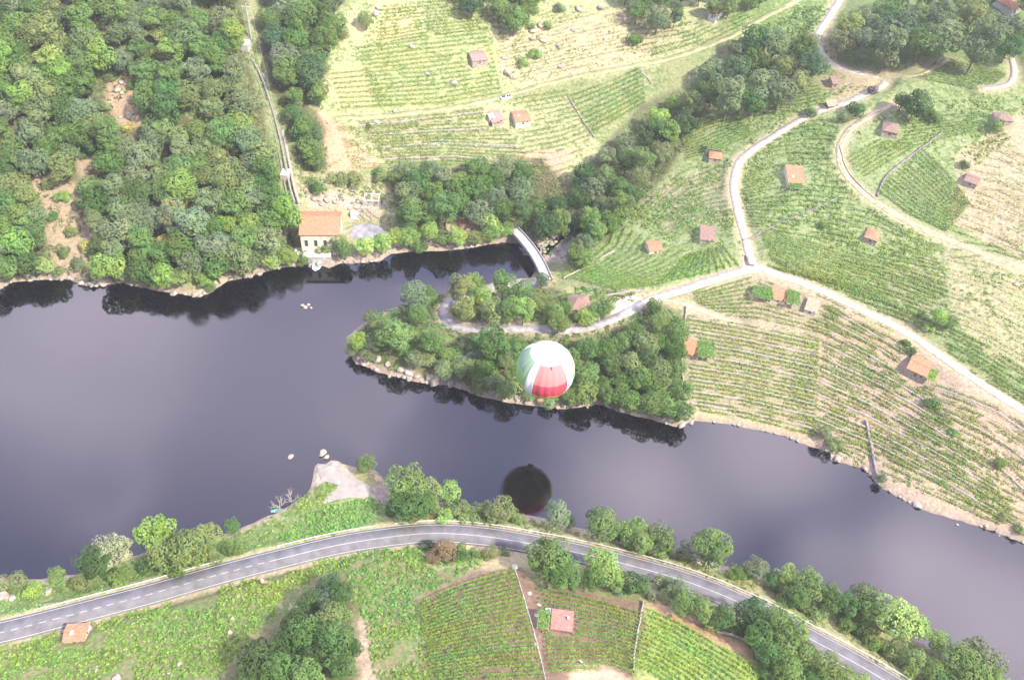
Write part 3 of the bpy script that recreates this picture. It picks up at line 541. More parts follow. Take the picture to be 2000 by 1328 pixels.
def fill(poly, n, dmin, sz, kinds, cols, region, group, avoid=(), seed=0, parts=True):
    g = np.random.default_rng(seed + 100); P = np.array(poly, float); lo = P.min(0); hi = P.max(0); got = 0; k = 0
    while got < n and k < 20000:
        k += 1; x, y = g.uniform(lo[0], hi[0]), g.uniform(lo[1], hi[1])
        if not inpoly(np.array([x]), np.array([y]), P)[0] or any(inpoly(np.array([x]), np.array([y]), np.array(a, float))[0] for a in avoid): continue
        if any((x - q[0]) ** 2 + (y - q[1]) ** 2 < (dmin * .5 + q[2] * .26) ** 2 for q in FILL): continue
        dsz = g.uniform(*sz); FILL.append((x, y, dsz)); kd = kinds[g.integers(len(kinds))]; cl = cols[g.integers(len(cols))]
        if tree(x, y, dsz, kd, cl, region, group, parts) is not None: got += 1
    return got
FILL = []
def T(lst, region, group):
    for x, y, dd, kd, cl in lst: FILL.append((x, y, dd)); tree(x, y, dd, kd, cl, region, group)
# near bank, between road and river
T([(183,1098,76,'leafy','dark'),(218,1074,84,'willow','pale'),(306,1046,82,'leafy','bright'),(318,1082,72,'oak','olive'),(366,1072,96,'willow','olive'),(402,1045,62,'leafy','olive'),(455,1020,34,'leafy','mid'),(110,1124,38,'leafy','mid'),(228,1130,50,'shrub','mid'),(24,1138,52,'shrub','olive'),(458,1068,48,'shrub','mid'),(60,1150,40,'shrub','bright'),(155,1140,44,'shrub','olive'),(345,1110,40,'shrub','mid'),(420,1085,38,'shrub','olive'),(280,1105,40,'shrub','deep')], 'between road and river at lower left', 'trees on the near bank')
T([(715,904,42,'leafy','mid'),(792,945,84,'leafy','mid'),(845,950,62,'oak','olive'),(800,988,72,'leafy','deep'),(832,985,52,'leafy','mid'),(770,985,50,'shrub','deep'),(880,952,62,'willow','lime'),(975,995,66,'willow','olive'),(900,1000,54,'shrub','olive'),(935,1004,46,'shrub','olive'),(865,1005,40,'shrub','bright'),(950,1006,36,'shrub','mid'),(1005,1010,34,'shrub','mid')], 'beside the ramp on the near bank', 'trees on the near bank')
T([(1086,1008,62,'leafy','grey'),(1112,998,34,'willow','grey'),(1172,1026,74,'leafy','mid'),(1205,1035,40,'leafy','deep'),(1240,1030,78,'willow','bright'),(1285,1042,82,'willow','mid'),(1250,1060,48,'leafy','olive'),(1300,1075,40,'shrub','olive'),(1335,1075,48,'shrub','olive'),(1388,1074,82,'tall','mid'),(1365,1062,50,'tall','pale'),(1432,1115,40,'shrub','deep'),(1478,1108,48,'leafy','grey'),(1455,1115,40,'shrub','mid'),(1535,1122,56,'willow','lime'),(1512,1130,40,'leafy','dark'),(1582,1140,76,'leafy','mid'),(1622,1165,64,'leafy','deep'),(1560,1165,50,'leafy','deep'),(1655,1180,60,'leafy','dark'),(1690,1160,74,'willow','olive'),(1735,1168,54,'leafy','deep'),(1700,1195,60,'leafy','mid'),(1752,1208,92,'leafy','lime'),(1790,1225,60,'leafy','bright'),(1830,1240,54,'leafy','bright'),(1862,1250,42,'leafy','olive'),(1905,1268,96,'willow','grey'),(1945,1285,50,'willow','lime'),(1880,1300,92,'leafy','mid'),(1925,1320,76,'leafy','mid'),(1540,1168,46,'shrub','olive'),(1650,1215,46,'shrub','mid'),(1600,1195,44,'shrub','olive'),(1700,1245,52,'shrub','mid'),(1750,1270,50,'shrub','olive'),(1790,1290,58,'leafy','olive'),(1820,1310,60,'leafy','mid'),(1850,1335,60,'leafy','deep'),(1575,1185,34,'shrub','olive'),(1675,1230,36,'shrub','deep'),(1725,1262,36,'shrub','mid'),(1775,1310,36,'shrub','bright'),(1520,1145,36,'shrub','olive')], 'between road and river at lower right', 'trees on the near bank')
# near side, above the road
T([(1070,1088,92,'leafy','mid'),(1098,1112,80,'leafy','deep'),(1175,1105,76,'leafy','bright'),(1200,1128,54,'leafy','mid'),(1160,1130,54,'leafy','deep'),(1242,1138,60,'oak','dark'),(1215,1150,36,'shrub','grey'),(1095,1138,26,'shrub','lime'),(1118,1145,24,'shrub','mid'),(1298,1140,40,'shrub','olive'),(1325,1148,46,'leafy','grey'),(1340,1178,58,'leafy','deep'),(1370,1190,58,'leafy','mid'),(1412,1205,54,'leafy','deep'),(1390,1215,44,'shrub','olive'),(1268,1160,30,'shrub','grey'),(1300,1165,30,'shrub','olive'),(1438,1225,40,'shrub','olive')], 'above the road beside the bright vineyard', 'trees above the road')
T([(1470,1200,74,'oak','dark'),(1515,1208,70,'oak','deep'),(1485,1245,70,'oak','deep'),(1540,1245,86,'leafy','mid'),(1510,1280,70,'oak','deep'),(1575,1285,76,'oak','mid'),(1540,1310,70,'oak','mid'),(1615,1310,74,'leafy','mid'),(1590,1335,60,'oak','deep'),(1655,1330,56,'leafy','mid'),(1500,1325,44,'shrub','mid'),(1695,1335,34,'shrub','bright'),(1475,1225,50,'oak','dark')], 'in the bottom right roadside thicket', 'trees above the road')
T([(645,1140,56,'oak','blue'),(665,1160,56,'oak','dark'),(605,1175,50,'oak','dark'),(630,1170,52,'oak','blue'),(575,1215,58,'oak','dark'),(645,1205,70,'willow','olive'),(600,1240,80,'leafy','deep'),(655,1250,84,'oak','deep'),(620,1285,72,'oak','dark'),(560,1250,60,'oak','dark'),(505,1290,80,'oak','dark'),(550,1310,84,'leafy','deep'),(600,1325,76,'leafy','mid'),(665,1300,76,'oak','deep'),(690,1265,46,'oak','dark'),(490,1325,66,'oak','deep'),(670,1195,44,'shrub','mid'),(575,1185,28,'willow','pale')], 'in the dark copse at the bottom', 'trees of the lower copse')
T([(835,1068,34,'shrub','dark'),(868,1076,58,'shrub','rust'),(845,1088,30,'shrub','rust'),(905,1078,38,'shrub','deep'),(930,1078,30,'shrub','mid'),(958,1080,36,'shrub','olive'),(890,1088,26,'shrub','deep'),(985,1078,24,'shrub','olive')], 'under the bend of the road', 'roadside shrubs')
# headland
T([(700,663,44,'leafy','bright'),(686,680,34,'willow','grey'),(726,618,40,'willow','olive'),(745,640,44,'willow','olive'),(768,650,82,'leafy','mid'),(730,668,46,'willow','grey'),(842,666,58,'leafy','mid'),(812,575,66,'leafy','grey'),(815,612,46,'leafy','mid'),(866,548,44,'willow','olive'),(836,572,44,'oak','mid'),(768,578,22,'shrub','lime'),(900,535,42,'leafy','bright'),(958,675,84,'oak','deep'),(1005,676,52,'leafy','mid'),(1092,630,46,'leafy','mid'),(1050,676,46,'leafy','mid'),(720,690,40,'shrub','grey'),(1060,545,34,'leafy','blue'),(1170,605,38,'shrub','mid'),(1145,620,40,'shrub','bright'),(1190,602,26,'shrub','mid'),(1150,682,56,'leafy','deep'),(1278,598,44,'oak','deep'),(1240,648,50,'oak','deep'),(1000,725,36,'shrub','olive'),(880,690,46,'shrub','mid'),(840,700,40,'shrub','olive'),(790,680,36,'shrub','mid'),(925,722,44,'shrub','mid'),(1105,600,34,'oak','mid'),(1085,610,40,'leafy','mid')], 'on the wooded headland', 'trees of the headland')
fill([(890,552),(1030,550),(1065,580),(1090,600),(1050,608),(905,608),(890,590)], 24, 30, (44, 58), ['leafy','oak','tall'], ['mid','mid','deep','bright','olive'], 'inside the headland lane loop', 'trees of the headland', seed=1)
fill([(1120,685),(1200,672),(1245,640),(1295,615),(1330,640),(1322,720),(1340,800),(1290,812),(1180,780),(1130,760),(1110,700)], 34, 34, (44, 66), ['leafy','oak','leafy'], ['deep','mid','dark','mid','olive'], 'on the right headland shoulder', 'trees of the headland', seed=2)
fill([(780,690),(900,700),(1010,690),(1120,760),(1180,790),(1020,775),(880,735)], 16, 30, (36, 52), ['leafy','shrub','shrub'], ['mid','olive','olive','grey','deep'], 'on the shore under the balloon', 'trees of the headland', seed=3)
# far shore by the power house
T([(655,470,44,'leafy','olive'),(635,482,40,'shrub','mid'),(672,488,42,'leafy','mid'),(712,480,44,'leafy','lime'),(745,475,46,'leafy','lime'),(775,465,40,'leafy','bright'),(800,470,46,'leafy','bright'),(838,452,42,'leafy','bright'),(892,462,50,'willow','lime'),(928,470,38,'leafy','olive'),(955,432,44,'leafy','lime'),(958,458,46,'leafy','bright'),(865,465,40,'shrub','olive'),(985,448,36,'shrub','bright'),(820,480,36,'shrub','mid'),(560,500,44,'leafy','bright'),(530,508,40,'leafy','lime'),(590,505,34,'shrub','mid')], 'on the power house shore', 'trees of the far shore')
fill([(775,365),(830,340),(960,320),(1010,315),(1045,380),(1085,400),(1100,445),(1040,440),(1000,415),(900,410),(860,430),(790,430)], 42, 30, (46, 66), ['leafy','oak','tall'], ['deep','mid','mid','dark','grey'], 'in the wood behind the bridge', 'trees behind the bridge', seed=4)
fill([(1090,400),(1150,330),(1240,262),(1300,205),(1345,175),(1365,195),(1345,235),(1290,305),(1240,385),(1200,430),(1160,475),(1125,505),(1108,492),(1135,450),(1105,440)], 50, 30, (42, 62), ['leafy','tall','oak','willow'], ['deep','mid','olive','grey','dark','bright'], 'along the wooded stream gully', 'trees of the stream gully', seed=5)
fill([(1368,150),(1440,95),(1490,75),(1585,85),(1600,150),(1550,168),(1480,195),(1410,205),(1380,185)], 24, 36, (50, 72), ['leafy','tall','willow','oak'], ['grey','blue','olive','deep'], 'in the upper track grove', 'trees of the upper grove', seed=6)
fill([(1620,70),(1700,25),(1760,-20),(2030,-20),(2030,60),(2020,80),(1960,96),(1860,92),(1780,84),(1730,95),(1655,100),(1628,84)], 44, 40, (56, 84), ['leafy','tall','willow','oak'], ['grey','grey','blue','olive','deep'], 'in the upper right wood', 'trees of the upper right wood', avoid=[[(1935,-30),(2010,-30),(2010,35),(1935,35)]], seed=7)
fill([(910,-25),(1055,-25),(1050,15),(1000,35),(925,30)], 9, 38, (46, 64), ['leafy','oak'], ['grey','mid','blue'], 'in the clump at top centre', 'trees at the top edge', seed=8)
fill([(1222,-25),(1340,-25),(1335,35),(1290,45),(1240,20)], 8, 36, (42, 60), ['leafy','tall'], ['grey','mid','blue'], 'in the clump right of top centre', 'trees at the top edge', seed=9)
fill([(1350,-25),(1510,-25),(1470,15),(1400,20)], 7, 34, (34, 54), ['leafy','oak'], ['grey','olive','mid'], 'above the grassy track at the top', 'trees at the top edge', seed=10)
# left forest
CLR = [[(185,110),(280,140),(305,255),(240,275),(185,215)], [(35,320),(165,360),(195,470),(185,560),(105,560),(70,420)], [(135,265),(190,290),(200,360),(140,355)], [(455,-30),(530,-30),(570,220),(610,400),(552,410),(505,240),(458,80)]]
T([(340,395,56,'willow','pale'),(321,462,30,'shrub','yellow'),(228,62,58,'willow','grey'),(98,112,64,'leafy','lime'),(310,66,34,'leafy','yellow'),(85,528,40,'leafy','lime'),(88,50,66,'leafy','olive'),(400,540,44,'leafy','bright'),(300,555,34,'leafy','bright'),(405,575,22,'shrub','mid'),(238,535,40,'leafy','grey'),(300,165,50,'shrub','mid'),(10,520,60,'oak','mid'),(5,330,60,'oak','dark'),(10,30,50,'oak','dark')], 'in the steep left forest', 'trees of the left forest')
fill([(-30,-30),(465,-30),(480,90),(520,210),(545,330),(560,400),(570,490),(515,515),(440,540),(300,556),(230,540),(150,530),(-30,545)], 165, 30, (50, 74), ['leafy','oak','leafy','oak','tall'], ['mid','deep','mid','grey','olive','olive','bright','grey'], 'in the steep left forest', 'trees of the left forest', avoid=CLR, seed=11)
fill([(510,-25),(650,-25),(648,60),(635,105),(600,150),(560,150),(535,100)], 18, 36, (50, 70), ['leafy','oak'], ['grey','blue','deep','mid'], 'at the top right of the pipeline', 'trees right of the pipeline', seed=12)
T([(575,195,40,'tall','mid'),(572,222,44,'leafy','deep'),(590,250,56,'oak','deep'),(612,265,44,'oak','blue'),(605,290,56,'leafy','mid'),(615,312,44,'leafy','mid'),(560,150,50,'oak','grey'),(620,180,50,'oak','mid'),(720,245,14,'shrub','mid'),(715,38,36,'leafy','mid'),(665,65,34,'shrub','olive'),(545,395,40,'leafy','mid'),(520,330,50,'leafy','olive')], 'on the slope right of the pipeline', 'trees right of the pipeline')
# lone shrubs and trees of the vineyards
T([(1705,176,24,'shrub','violet'),(1790,205,64,'oak','dark'),(1765,195,40,'oak','deep'),(1825,222,44,'shrub','deep'),(1672,212,38,'shrub','deep'),(1585,218,26,'shrub','deep'),(1650,228,30,'shrub','grey'),(1832,620,38,'leafy','bright'),(1858,628,32,'leafy','mid'),(1815,640,26,'shrub','lime'),(1820,788,30,'shrub','deep'),(1832,795,20,'shrub','bright'),(1770,670,24,'shrub','deep'),(1780,684,22,'shrub','dark'),(1612,845,30,'leafy','grey'),(1630,868,36,'shrub','olive'),(1723,933,24,'leafy','grey'),(1955,905,30,'shrub','mid'),(1945,245,34,'shrub','mid'),(1886,320,24,'shrub','deep'),(1240,75,34,'shrub','mid'),(1045,105,28,'shrub','bright'),(1037,53,16,'shrub','mid'),(1020,120,26,'shrub','lime'),(1070,50,20,'shrub','mid'),(1095,12,26,'shrub','grey'),(795,330,40,'leafy','grey'),(775,345,34,'leafy','mid'),(690,350,40,'shrub','olive'),(740,340,36,'shrub','olive'),(615,365,36,'shrub','deep'),(660,350,36,'shrub','olive'),(1665,905,26,'shrub','lime'),(1140,500,46,'leafy','mid'),(1120,498,34,'leafy','deep'),(1545,860,22,'shrub','deep'),(1990,1035,22,'shrub','olive'),(1960,1010,22,'shrub','olive'),(1605,440,20,'shrub','mid'),(1860,845,22,'shrub','mid')], 'among the open vineyards', 'lone shrubs of the vineyards')
T([(95,360,26,'shrub','olive'),(120,385,30,'shrub','bright'),(150,400,24,'shrub','olive'),(100,420,26,'shrub','mid'),(140,450,30,'shrub','olive'),(165,480,32,'shrub','yellow'),(120,490,30,'shrub','olive'),(150,515,34,'shrub','grey'),(180,500,26,'shrub','mid'),(112,530,26,'shrub','olive'),(215,150,26,'shrub','olive'),(258,165,24,'shrub','mid'),(205,205,28,'shrub','olive'),(285,215,28,'shrub','bright'),(250,250,24,'shrub','yellow'),(165,300,26,'shrub','olive'),(185,335,24,'shrub','rust')], 'in the clearings of the left forest', 'scrub of the forest clearings')
# labels that single each tree out
from collections import defaultdict
_g = defaultdict(list)
for o, px, py, sz, cw, kd, reg in TREES: _g[(sz, cw, kd, reg)].append((px, py, o))
for (sz, cw, kd, reg), lst in _g.items():
    lst.sort(key=lambda q: q[0]); b = f'{sz} {cw} {kd} {reg}'
    for i, (_x, _y, o) in enumerate(lst): o['label'] = b if len(lst) == 1 else b + (', leftmost such' if i == 0 else ', rightmost such' if i == len(lst) - 1 else f', {ordn(i + 1)} from left')
print('TREES', len(TREES), {k: sum(1 for t in TREES if t[0].name.startswith(k)) for k in ('oak', 'leafy', 'tall', 'willow', 'shrub')})

# ------------------------------------------------------------------ vineyards
ALLROADS = [(P, h) for k, (P, h) in ROADS.items()]
KEEPOUT = []      # (x, y, radius) of huts, filled below before the rows are laid
def clear_of(Px, Py, extra=.8):
    ok = np.ones(len(Px), bool)
    for P, h in ALLROADS:
        if P[:, 0].max() + 8 < Px.min() or P[:, 0].min() - 8 > Px.max() or P[:, 1].max() + 8 < Py.min() or P[:, 1].min() - 8 > Py.max(): continue
        dd, _ = dist_pl(Px, Py, P[::3] if len(P) > 8 else P); ok &= dd > h + extra
    for x, y, r in KEEPOUT: ok &= np.hypot(Px - x, Py - y) > r
    return ok
VROWS = 0
def rows(A, B, n, field, group, col=(.15, .24, .05), dens=1.0, gap=.1, w=.42, h=1.3, wall=0, size=.55, step=.42, order='from the top'):
    """n vine rows lying between the guide lines A and B (photo points on the ground)"""
    global VROWS
    a = np.array(A, float); b = np.array(B, float); m_ = 24
    def rs(p): s = np.r_[0, np.cumsum(np.linalg.norm(np.diff(p, axis=0), axis=1))]; u = np.linspace(0, s[-1], m_); return np.stack([np.interp(u, s, p[:, k]) for k in (0, 1)], 1)
    a, b = rs(a), rs(b); made = 0
    for i in range(n):
        t = i / max(1, n - 1); px = a * (1 - t) + b * t; Pw = smooth_line(at(px[:, 0], px[:, 1]), step, 1)
        x, y = Pw[:, 0], Pw[:, 1]; keep = clear_of(x, y); thin = vnoise(x * .22 + i * 5.3, y * .22) < gap
        if keep.sum() < 6: continue
        kx, ky = x[keep], y[keep]; k = max(1, int(round(4 * dens))); rep = np.where(thin[keep], 1, k); x = np.repeat(kx, rep); y = np.repeat(ky, rep); th = np.repeat(thin[keep], rep); N_ = len(x)
        tang = np.gradient(Pw[:, :2], axis=0); tang /= np.linalg.norm(tang, axis=1)[:, None] + 1e-9; tt = np.repeat(tang[keep], rep, 0)
        lump = np.where(th, .35, .75 + .5 * vnoise(x * .7, y * .7 + i)); lat = rng.normal(0, w * .55, N_) * lump; al = rng.uniform(-step, step, N_)
        P = np.stack([x + tt[:, 1] * lat + tt[:, 0] * al, y - tt[:, 0] * lat + tt[:, 1] * al], 1); z = Hat(P[:, 0], P[:, 1]) + h * rng.uniform(.25, 1, N_) * lump * np.clip(1.15 - np.abs(lat) / w * .5, .3, 1)
        P = np.c_[P, z]; nr = unit(np.stack([tt[:, 1] * np.sign(lat) * .7, -tt[:, 0] * np.sign(lat) * .7, np.full(N_, .8)], 1) + rng.normal(size=(N_, 3)) * .45)
        c0 = P.mean(0); c0[2] = Hat(c0[0], c0[1]); V = leafquads(P - c0, nr, size * rng.uniform(.6, 1.25, N_) * np.where(th, .6, 1)); tn = (.72 + .56 * vnoise(P[:, 0] * .9, P[:, 1] * .9)) * rng.uniform(.85, 1.15, N_)
        yel = rng.uniform(-.08, .12) + .3 * (vnoise(P[:, 0] * .12, P[:, 1] * .12) - .5); tn3 = np.stack([tn * (1 + yel), tn, tn * (1 - yel)], 1)
        idx = np.where(keep)[0]; run = max(np.split(idx, np.where(np.diff(idx) > 1)[0] + 1), key=len)      # the cordon wire that carries the row
        cz = Hat(Pw[run, 0], Pw[run, 1]) + .45; cw = np.stack([np.c_[Pw[run, :2], cz], np.c_[Pw[run, :2], cz + .07]], 1) - c0; j0 = len(V); V = np.vstack([V, cw.reshape(-1, 3)]); ii = j0 + 2 * np.arange(len(run) - 1)
        Fr = np.vstack([qf(N_), np.stack([ii, ii + 2, ii + 3, ii + 1], 1)]); tv = np.vstack([np.repeat(tn3, 4, 0), np.full((2 * len(run), 3), .45)])
        o = link('vine_row', npmesh('vine_row', V, Fr, M['leaf'], tv), None, c0); o.color = (*col, 1)
        made += 1; VROWS += 1
        tag(o, f'{ordn(i + 1)} vine row {order} in the {field}', 'vine row', group)
        if wall and i % wall == 0:
            off = Pw.copy(); q = np.gradient(off[:, :2], axis=0); q /= np.linalg.norm(q, axis=1)[:, None] + 1e-9; off[:, :2] += np.stack([q[:, 1], -q[:, 0]], 1) * .95
            dry_wall(off[keep][::3], .45, .85, f'dry stone terrace wall under {ordn(i + 1)} row of {field}', 'terrace walls')
    return made
def dry_wall(P, th, h, label, group=None, name='stone_wall', m=None):
    if len(P) < 4: return
    q = np.gradient(P[:, :2], axis=0); q /= np.linalg.norm(q, axis=1)[:, None] + 1e-9; Nn = np.stack([q[:, 1], -q[:, 0]], 1); z = Hat(P[:, 0], P[:, 1]); n = len(P)
    jag = rng.uniform(-.12, .12, n); hh = h * rng.uniform(.7, 1.15, n); V = np.zeros((n, 4, 3)); gap = np.r_[np.linalg.norm(np.diff(P[:, :2], axis=0), axis=1) > 4, True]
    for k, (o, zz) in enumerate(((-th / 2, -.6), (-th / 2 + .05, 1), (th / 2 - .05, 1), (th / 2, -.6))): V[:, k, :2] = P[:, :2] + Nn * (o + jag)[:, None]; V[:, k, 2] = z + (hh if zz > 0 else -.6)
    i = np.arange(n - 1)[~gap[:-1]]
    if len(i) < 3: return
    F = np.concatenate([np.stack([i * 4 + k, i * 4 + k + 1, (i + 1) * 4 + k + 1, (i + 1) * 4 + k], 1) for k in range(3)])
    o = link(name, npmesh(name, V.reshape(-1, 3), F, m or M['wallstone'])); return tag(o, label, 'wall', group)
def thicket(name, poly, dens, size, col, h, label, seed=0, clump=6, cr=.7, nthr=.0, stony=None):
    """uncountable low growth over a photo outline: leaf clumps standing on the ground"""
    W = wpoly(poly); lo, hi = W.min(0), W.max(0); area = (hi[0] - lo[0]) * (hi[1] - lo[1]); n = int(area * dens); g = np.random.default_rng(seed)
    x = g.uniform(lo[0], hi[0], n); y = g.uniform(lo[1], hi[1], n); k = inpoly(x, y, W) & (vnoise(x * .16 + seed, y * .16) > nthr) & (Hat(x, y) > .15); x, y = x[k], y[k]
    k = clear_of(x, y, .5); x, y = x[k], y[k]; n = len(x)
    if n < 3: return
    sc_ = g.uniform(.5, 1.3, n); x = np.repeat(x, clump); y = np.repeat(y, clump); sc2 = np.repeat(sc_, clump); tn = np.repeat(g.uniform(.68, 1.32, n), clump) * g.uniform(.85, 1.15, n * clump); q = unit(g.normal(size=(n * clump, 3))); q[:, 2] = np.abs(q[:, 2])
    P = np.stack([x, y, np.zeros(len(x))], 1) + q * np.array([cr, cr, h]) * sc2[:, None] * g.uniform(.6, 1, len(x))[:, None]; P[:, 2] += Hat(P[:, 0], P[:, 1]) + .05
    V = leafquads(P, unit(q + [0, 0, .6] + g.normal(size=P.shape) * .4), size * sc2 * g.uniform(.8, 1.2, len(P)))
    ye = .35 * (vnoise(P[:, 0] * .08 + 9, P[:, 1] * .08) - .5); t3 = np.stack([tn * (1 + ye), tn, tn * (1 - ye)], 1)
    o = link(name, npmesh(name, V, qf(len(P)), M['leaf'], np.repeat(t3, 4, 0))); o.color = (*col, 1); return tag(o, label, 'undergrowth' if 'grass' not in name else 'grass', kind='stuff')

# ------------------------------------------------------------------ huts
def hut(px, py, wpx, dpx, wall_h, rz, tiles, walls, label, style='shed', name='stone_hut', group='tiled huts among the vineyards', chimney=False, skylight=False, pitch=.22, keep=1.0, door=True):
    wall_h *= .62; P = at1(px, py); s = float(pxm(P)[0]); w_ = wpx / s; dep = math.asin(-(P - CAM)[2] / np.linalg.norm(P - CAM)); d_ = dpx / s / max(.45, math.sin(dep + .15))
    P = plant(px, py, wall_h + .3)[0]; rz = R_(rz); KEEPOUT.append((P[0], P[1], max(w_, d_) * .62 + keep))
    zs = [float(Hat(P[0] + cos(rz) * a * w_ / 2 - sin(rz) * b * d_ / 2, P[1] + sin(rz) * a * w_ / 2 + cos(rz) * b * d_ / 2)) for a in (-1, 1) for b in (-1, 1)]
    base = P[2]; low = min(zs) - base - .3; o = empty(name, (P[0], P[1], base), rz); tag(o, label, 'hut' if name == 'stone_hut' else 'building', group)
    x1, y1 = w_ / 2 - .25, d_ / 2 - .25; mb = MB()
    if style == 'shed':      # roof falls towards -y
        zf, zb = wall_h - d_ * pitch / 2, wall_h + d_ * pitch / 2; b = len(mb.v)
        mb.v += [(-x1, -y1, low), (x1, -y1, low), (x1, y1, low), (-x1, y1, low), (-x1, -y1, zf + .05), (x1, -y1, zf + .05), (x1, y1, zb - .05), (-x1, y1, zb - .05)]
        mb.f += [(0, 3, 2, 1), (4, 5, 6, 7), (0, 1, 5, 4), (1, 2, 6, 5), (2, 3, 7, 6), (3, 0, 4, 7)]; mb.build('wall', M[walls], o)
        r = MB().slab([(-w_ / 2, -d_ / 2, zf + .14), (w_ / 2, -d_ / 2, zf + .14), (w_ / 2, d_ / 2, zb + .14), (-w_ / 2, d_ / 2, zb + .14)], .2); top = lambda y: wall_h + .16 + y * pitch
    elif style == 'gable':
        zr = wall_h + d_ / 2 * pitch; mb.v += [(-x1, -y1, low), (x1, -y1, low), (x1, y1, low), (-x1, y1, low), (-x1, -y1, wall_h), (x1, -y1, wall_h), (x1, y1, wall_h), (-x1, y1, wall_h), (-x1, 0, zr), (x1, 0, zr)]
        mb.f += [(0, 3, 2, 1), (0, 1, 5, 4), (2, 3, 7, 6), (1, 2, 6, 9, 5), (3, 0, 4, 8, 7), (4, 5, 9, 8), (6, 7, 8, 9)]; mb.build('wall', M[walls], o)
        a = .18; r = MB().slab([(-w_ / 2, -d_ / 2, wall_h + a - .25 * pitch), (w_ / 2, -d_ / 2, wall_h + a - .25 * pitch), (w_ / 2, .01, zr + a), (-w_ / 2, .01, zr + a)], .2)
        r.slab([(-w_ / 2, -.01, zr + a + .004), (w_ / 2, -.01, zr + a + .004), (w_ / 2, d_ / 2, wall_h + a - .25 * pitch), (-w_ / 2, d_ / 2, wall_h + a - .25 * pitch)], .2)
        r.tube([(-w_ / 2 - .02, 0, zr + a + .02), (w_ / 2 + .02, 0, zr + a + .02)], .14, 6); top = lambda y: zr + a - abs(y) * pitch
    else:      # hip
        zr = wall_h + d_ / 2 * pitch; mb.box(-x1, x1, -y1, y1, low, wall_h); mb.build('wall', M[walls], o); a = .1; hx, hy = w_ / 2, d_ / 2; rx = max(.1, hx - hy * .8)
        c_ = [(-hx, -hy, wall_h + a), (hx, -hy, wall_h + a), (hx, hy, wall_h + a), (-hx, hy, wall_h + a), (-rx, 0, zr + a + .3), (rx, 0, zr + a + .3)]; r = MB(); r.v += c_ + [(x, y, z - .18) for x, y, z in c_[:4]]
        r.f += [(0, 1, 5, 4), (1, 2, 5), (2, 3, 4, 5), (3, 0, 4), (1, 0, 6, 7), (2, 1, 7, 8), (3, 2, 8, 9), (0, 3, 9, 6), (6, 9, 8, 7)]; top = lambda y: zr
    ro = r.build('roof', M[tiles], o)
    if chimney: MB().box(w_ * .22, w_ * .22 + .6, .3, .9, top(.6) - .4, top(.6) + .8).build('chimney', M['white'], ro)
    if skylight: zt = top(-d_ * .1); MB().slab([(-w_ * .22, -d_ * .15, zt + .02 - .05 * pitch), (-w_ * .22 + .9, -d_ * .15, zt + .02 - .05 * pitch), (-w_ * .22 + .9, -d_ * .15 + 1.1, zt + .04 + 1.05 * pitch), (-w_ * .22, -d_ * .15 + 1.1, zt + .04 + 1.05 * pitch)], .1).build('roof_tile_patch', M['white'], ro)
    if door:
        dd = MB().box(-.45, .45, -y1 - .06, -y1 + .02, 0, min(1.9, wall_h * .75)).build('door', M['wood'], o)
        if w_ > 4.5: MB().box(w_ * .22, w_ * .22 + .7, -y1 - .04, -y1 + .03, .9, 1.5).build('window', M['dark'], o)
        MB().box(x1 - .02, x1 + .05, -.3, .3, 1.0, 1.6).build('window', M['dark'], o)
    return o, w_, d_
def pergola(px, py, wpx, dpx, h, rz, label, col=(.17, .27, .06)):
    P = at1(px, py); s = float(pxm(P)[0]); w_ = wpx / s; d_ = dpx / s / .75; P = plant(px, py, h)[0]; rz = R_(rz); KEEPOUT.append((P[0], P[1], max(w_, d_) * .55))
    o = empty('pergola', P, rz); tag(o, label, 'pergola', 'vine pergolas by the huts')
    for a in (-1, 1):
        for b in (-1, 1):
            xx, yy = a * (w_ / 2 - .15), b * (d_ / 2 - .15); gz = float(Hat(P[0] + cos(rz) * xx - sin(rz) * yy, P[1] + sin(rz) * xx + cos(rz) * yy)) - P[2]; MB().box(xx - .09, xx + .09, yy - .09, yy + .09, gz - .3, h).build('post', M['concrete'], o)
    fr = MB()
    for a in (-1, 1): fr.box(-w_ / 2, w_ / 2, a * (d_ / 2 - .15) - .07, a * (d_ / 2 - .15) + .07, h, h + .14)
    for k in range(max(3, int(w_ / 1.1))): x = -w_ / 2 + .2 + k * (w_ - .4) / (max(3, int(w_ / 1.1)) - 1); fr.box(x - .05, x + .05, -d_ / 2, d_ / 2, h + .142, h + .24)
    fr.build('frame', M['white'], o); n = int(w_ * d_ * 18); q = rng.uniform(-1, 1, (n, 3)) * [w_ / 2, d_ / 2, .22] + [0, 0, h + .35]; nr = unit(rng.normal(size=(n, 3)) * .5 + [0, 0, 1]); tn = rng.uniform(.7, 1.3, n)
    c = link('vine_canopy', npmesh('vine_canopy', leafquads(q, nr, .6 * rng.uniform(.7, 1.2, n)), qf(n), M['leaf'], np.repeat(tn, 4)), o); c.color = (*col, 1); return o

hut(968,226,24,22,2.4,22,'tile_pink','stonewall','pink tiled hut with a white lean-to, left of two on the far slope','shed')
hut(1017,226,32,26,2.6,20,'tile_orange','cream','pale orange tiled hut, right of two on the far slope','gable', skylight=True)
hut(932,108,32,24,2.6,24,'tile_pink','stonewall','pinkish roofed hut high on the far slope','gable')
hut(1404,20,18,26,3.0,-35,'tile_orange','white','small white walled hut with orange roof at the top edge','gable', pitch=.3)
hut(1966,4,30,26,4.2,28,'tile_orange','white','white house with pinkish roof in the upper right wood','hip', name='house', pitch=.4)
hut(1398,302,26,18,2.6,-4,'tile_orange','stonewall','orange roofed hut left of the gravel track bend','hip', pitch=.3)
hut(1554,341,33,32,2.9,2,'tile_orange','cream','square orange roofed hut with white patch in its roof','shed', skylight=True)
hut(1383,455,30,26,2.8,-3,'tile_brown','stonewall','brownish red hut with dark porch near the fork','shed')
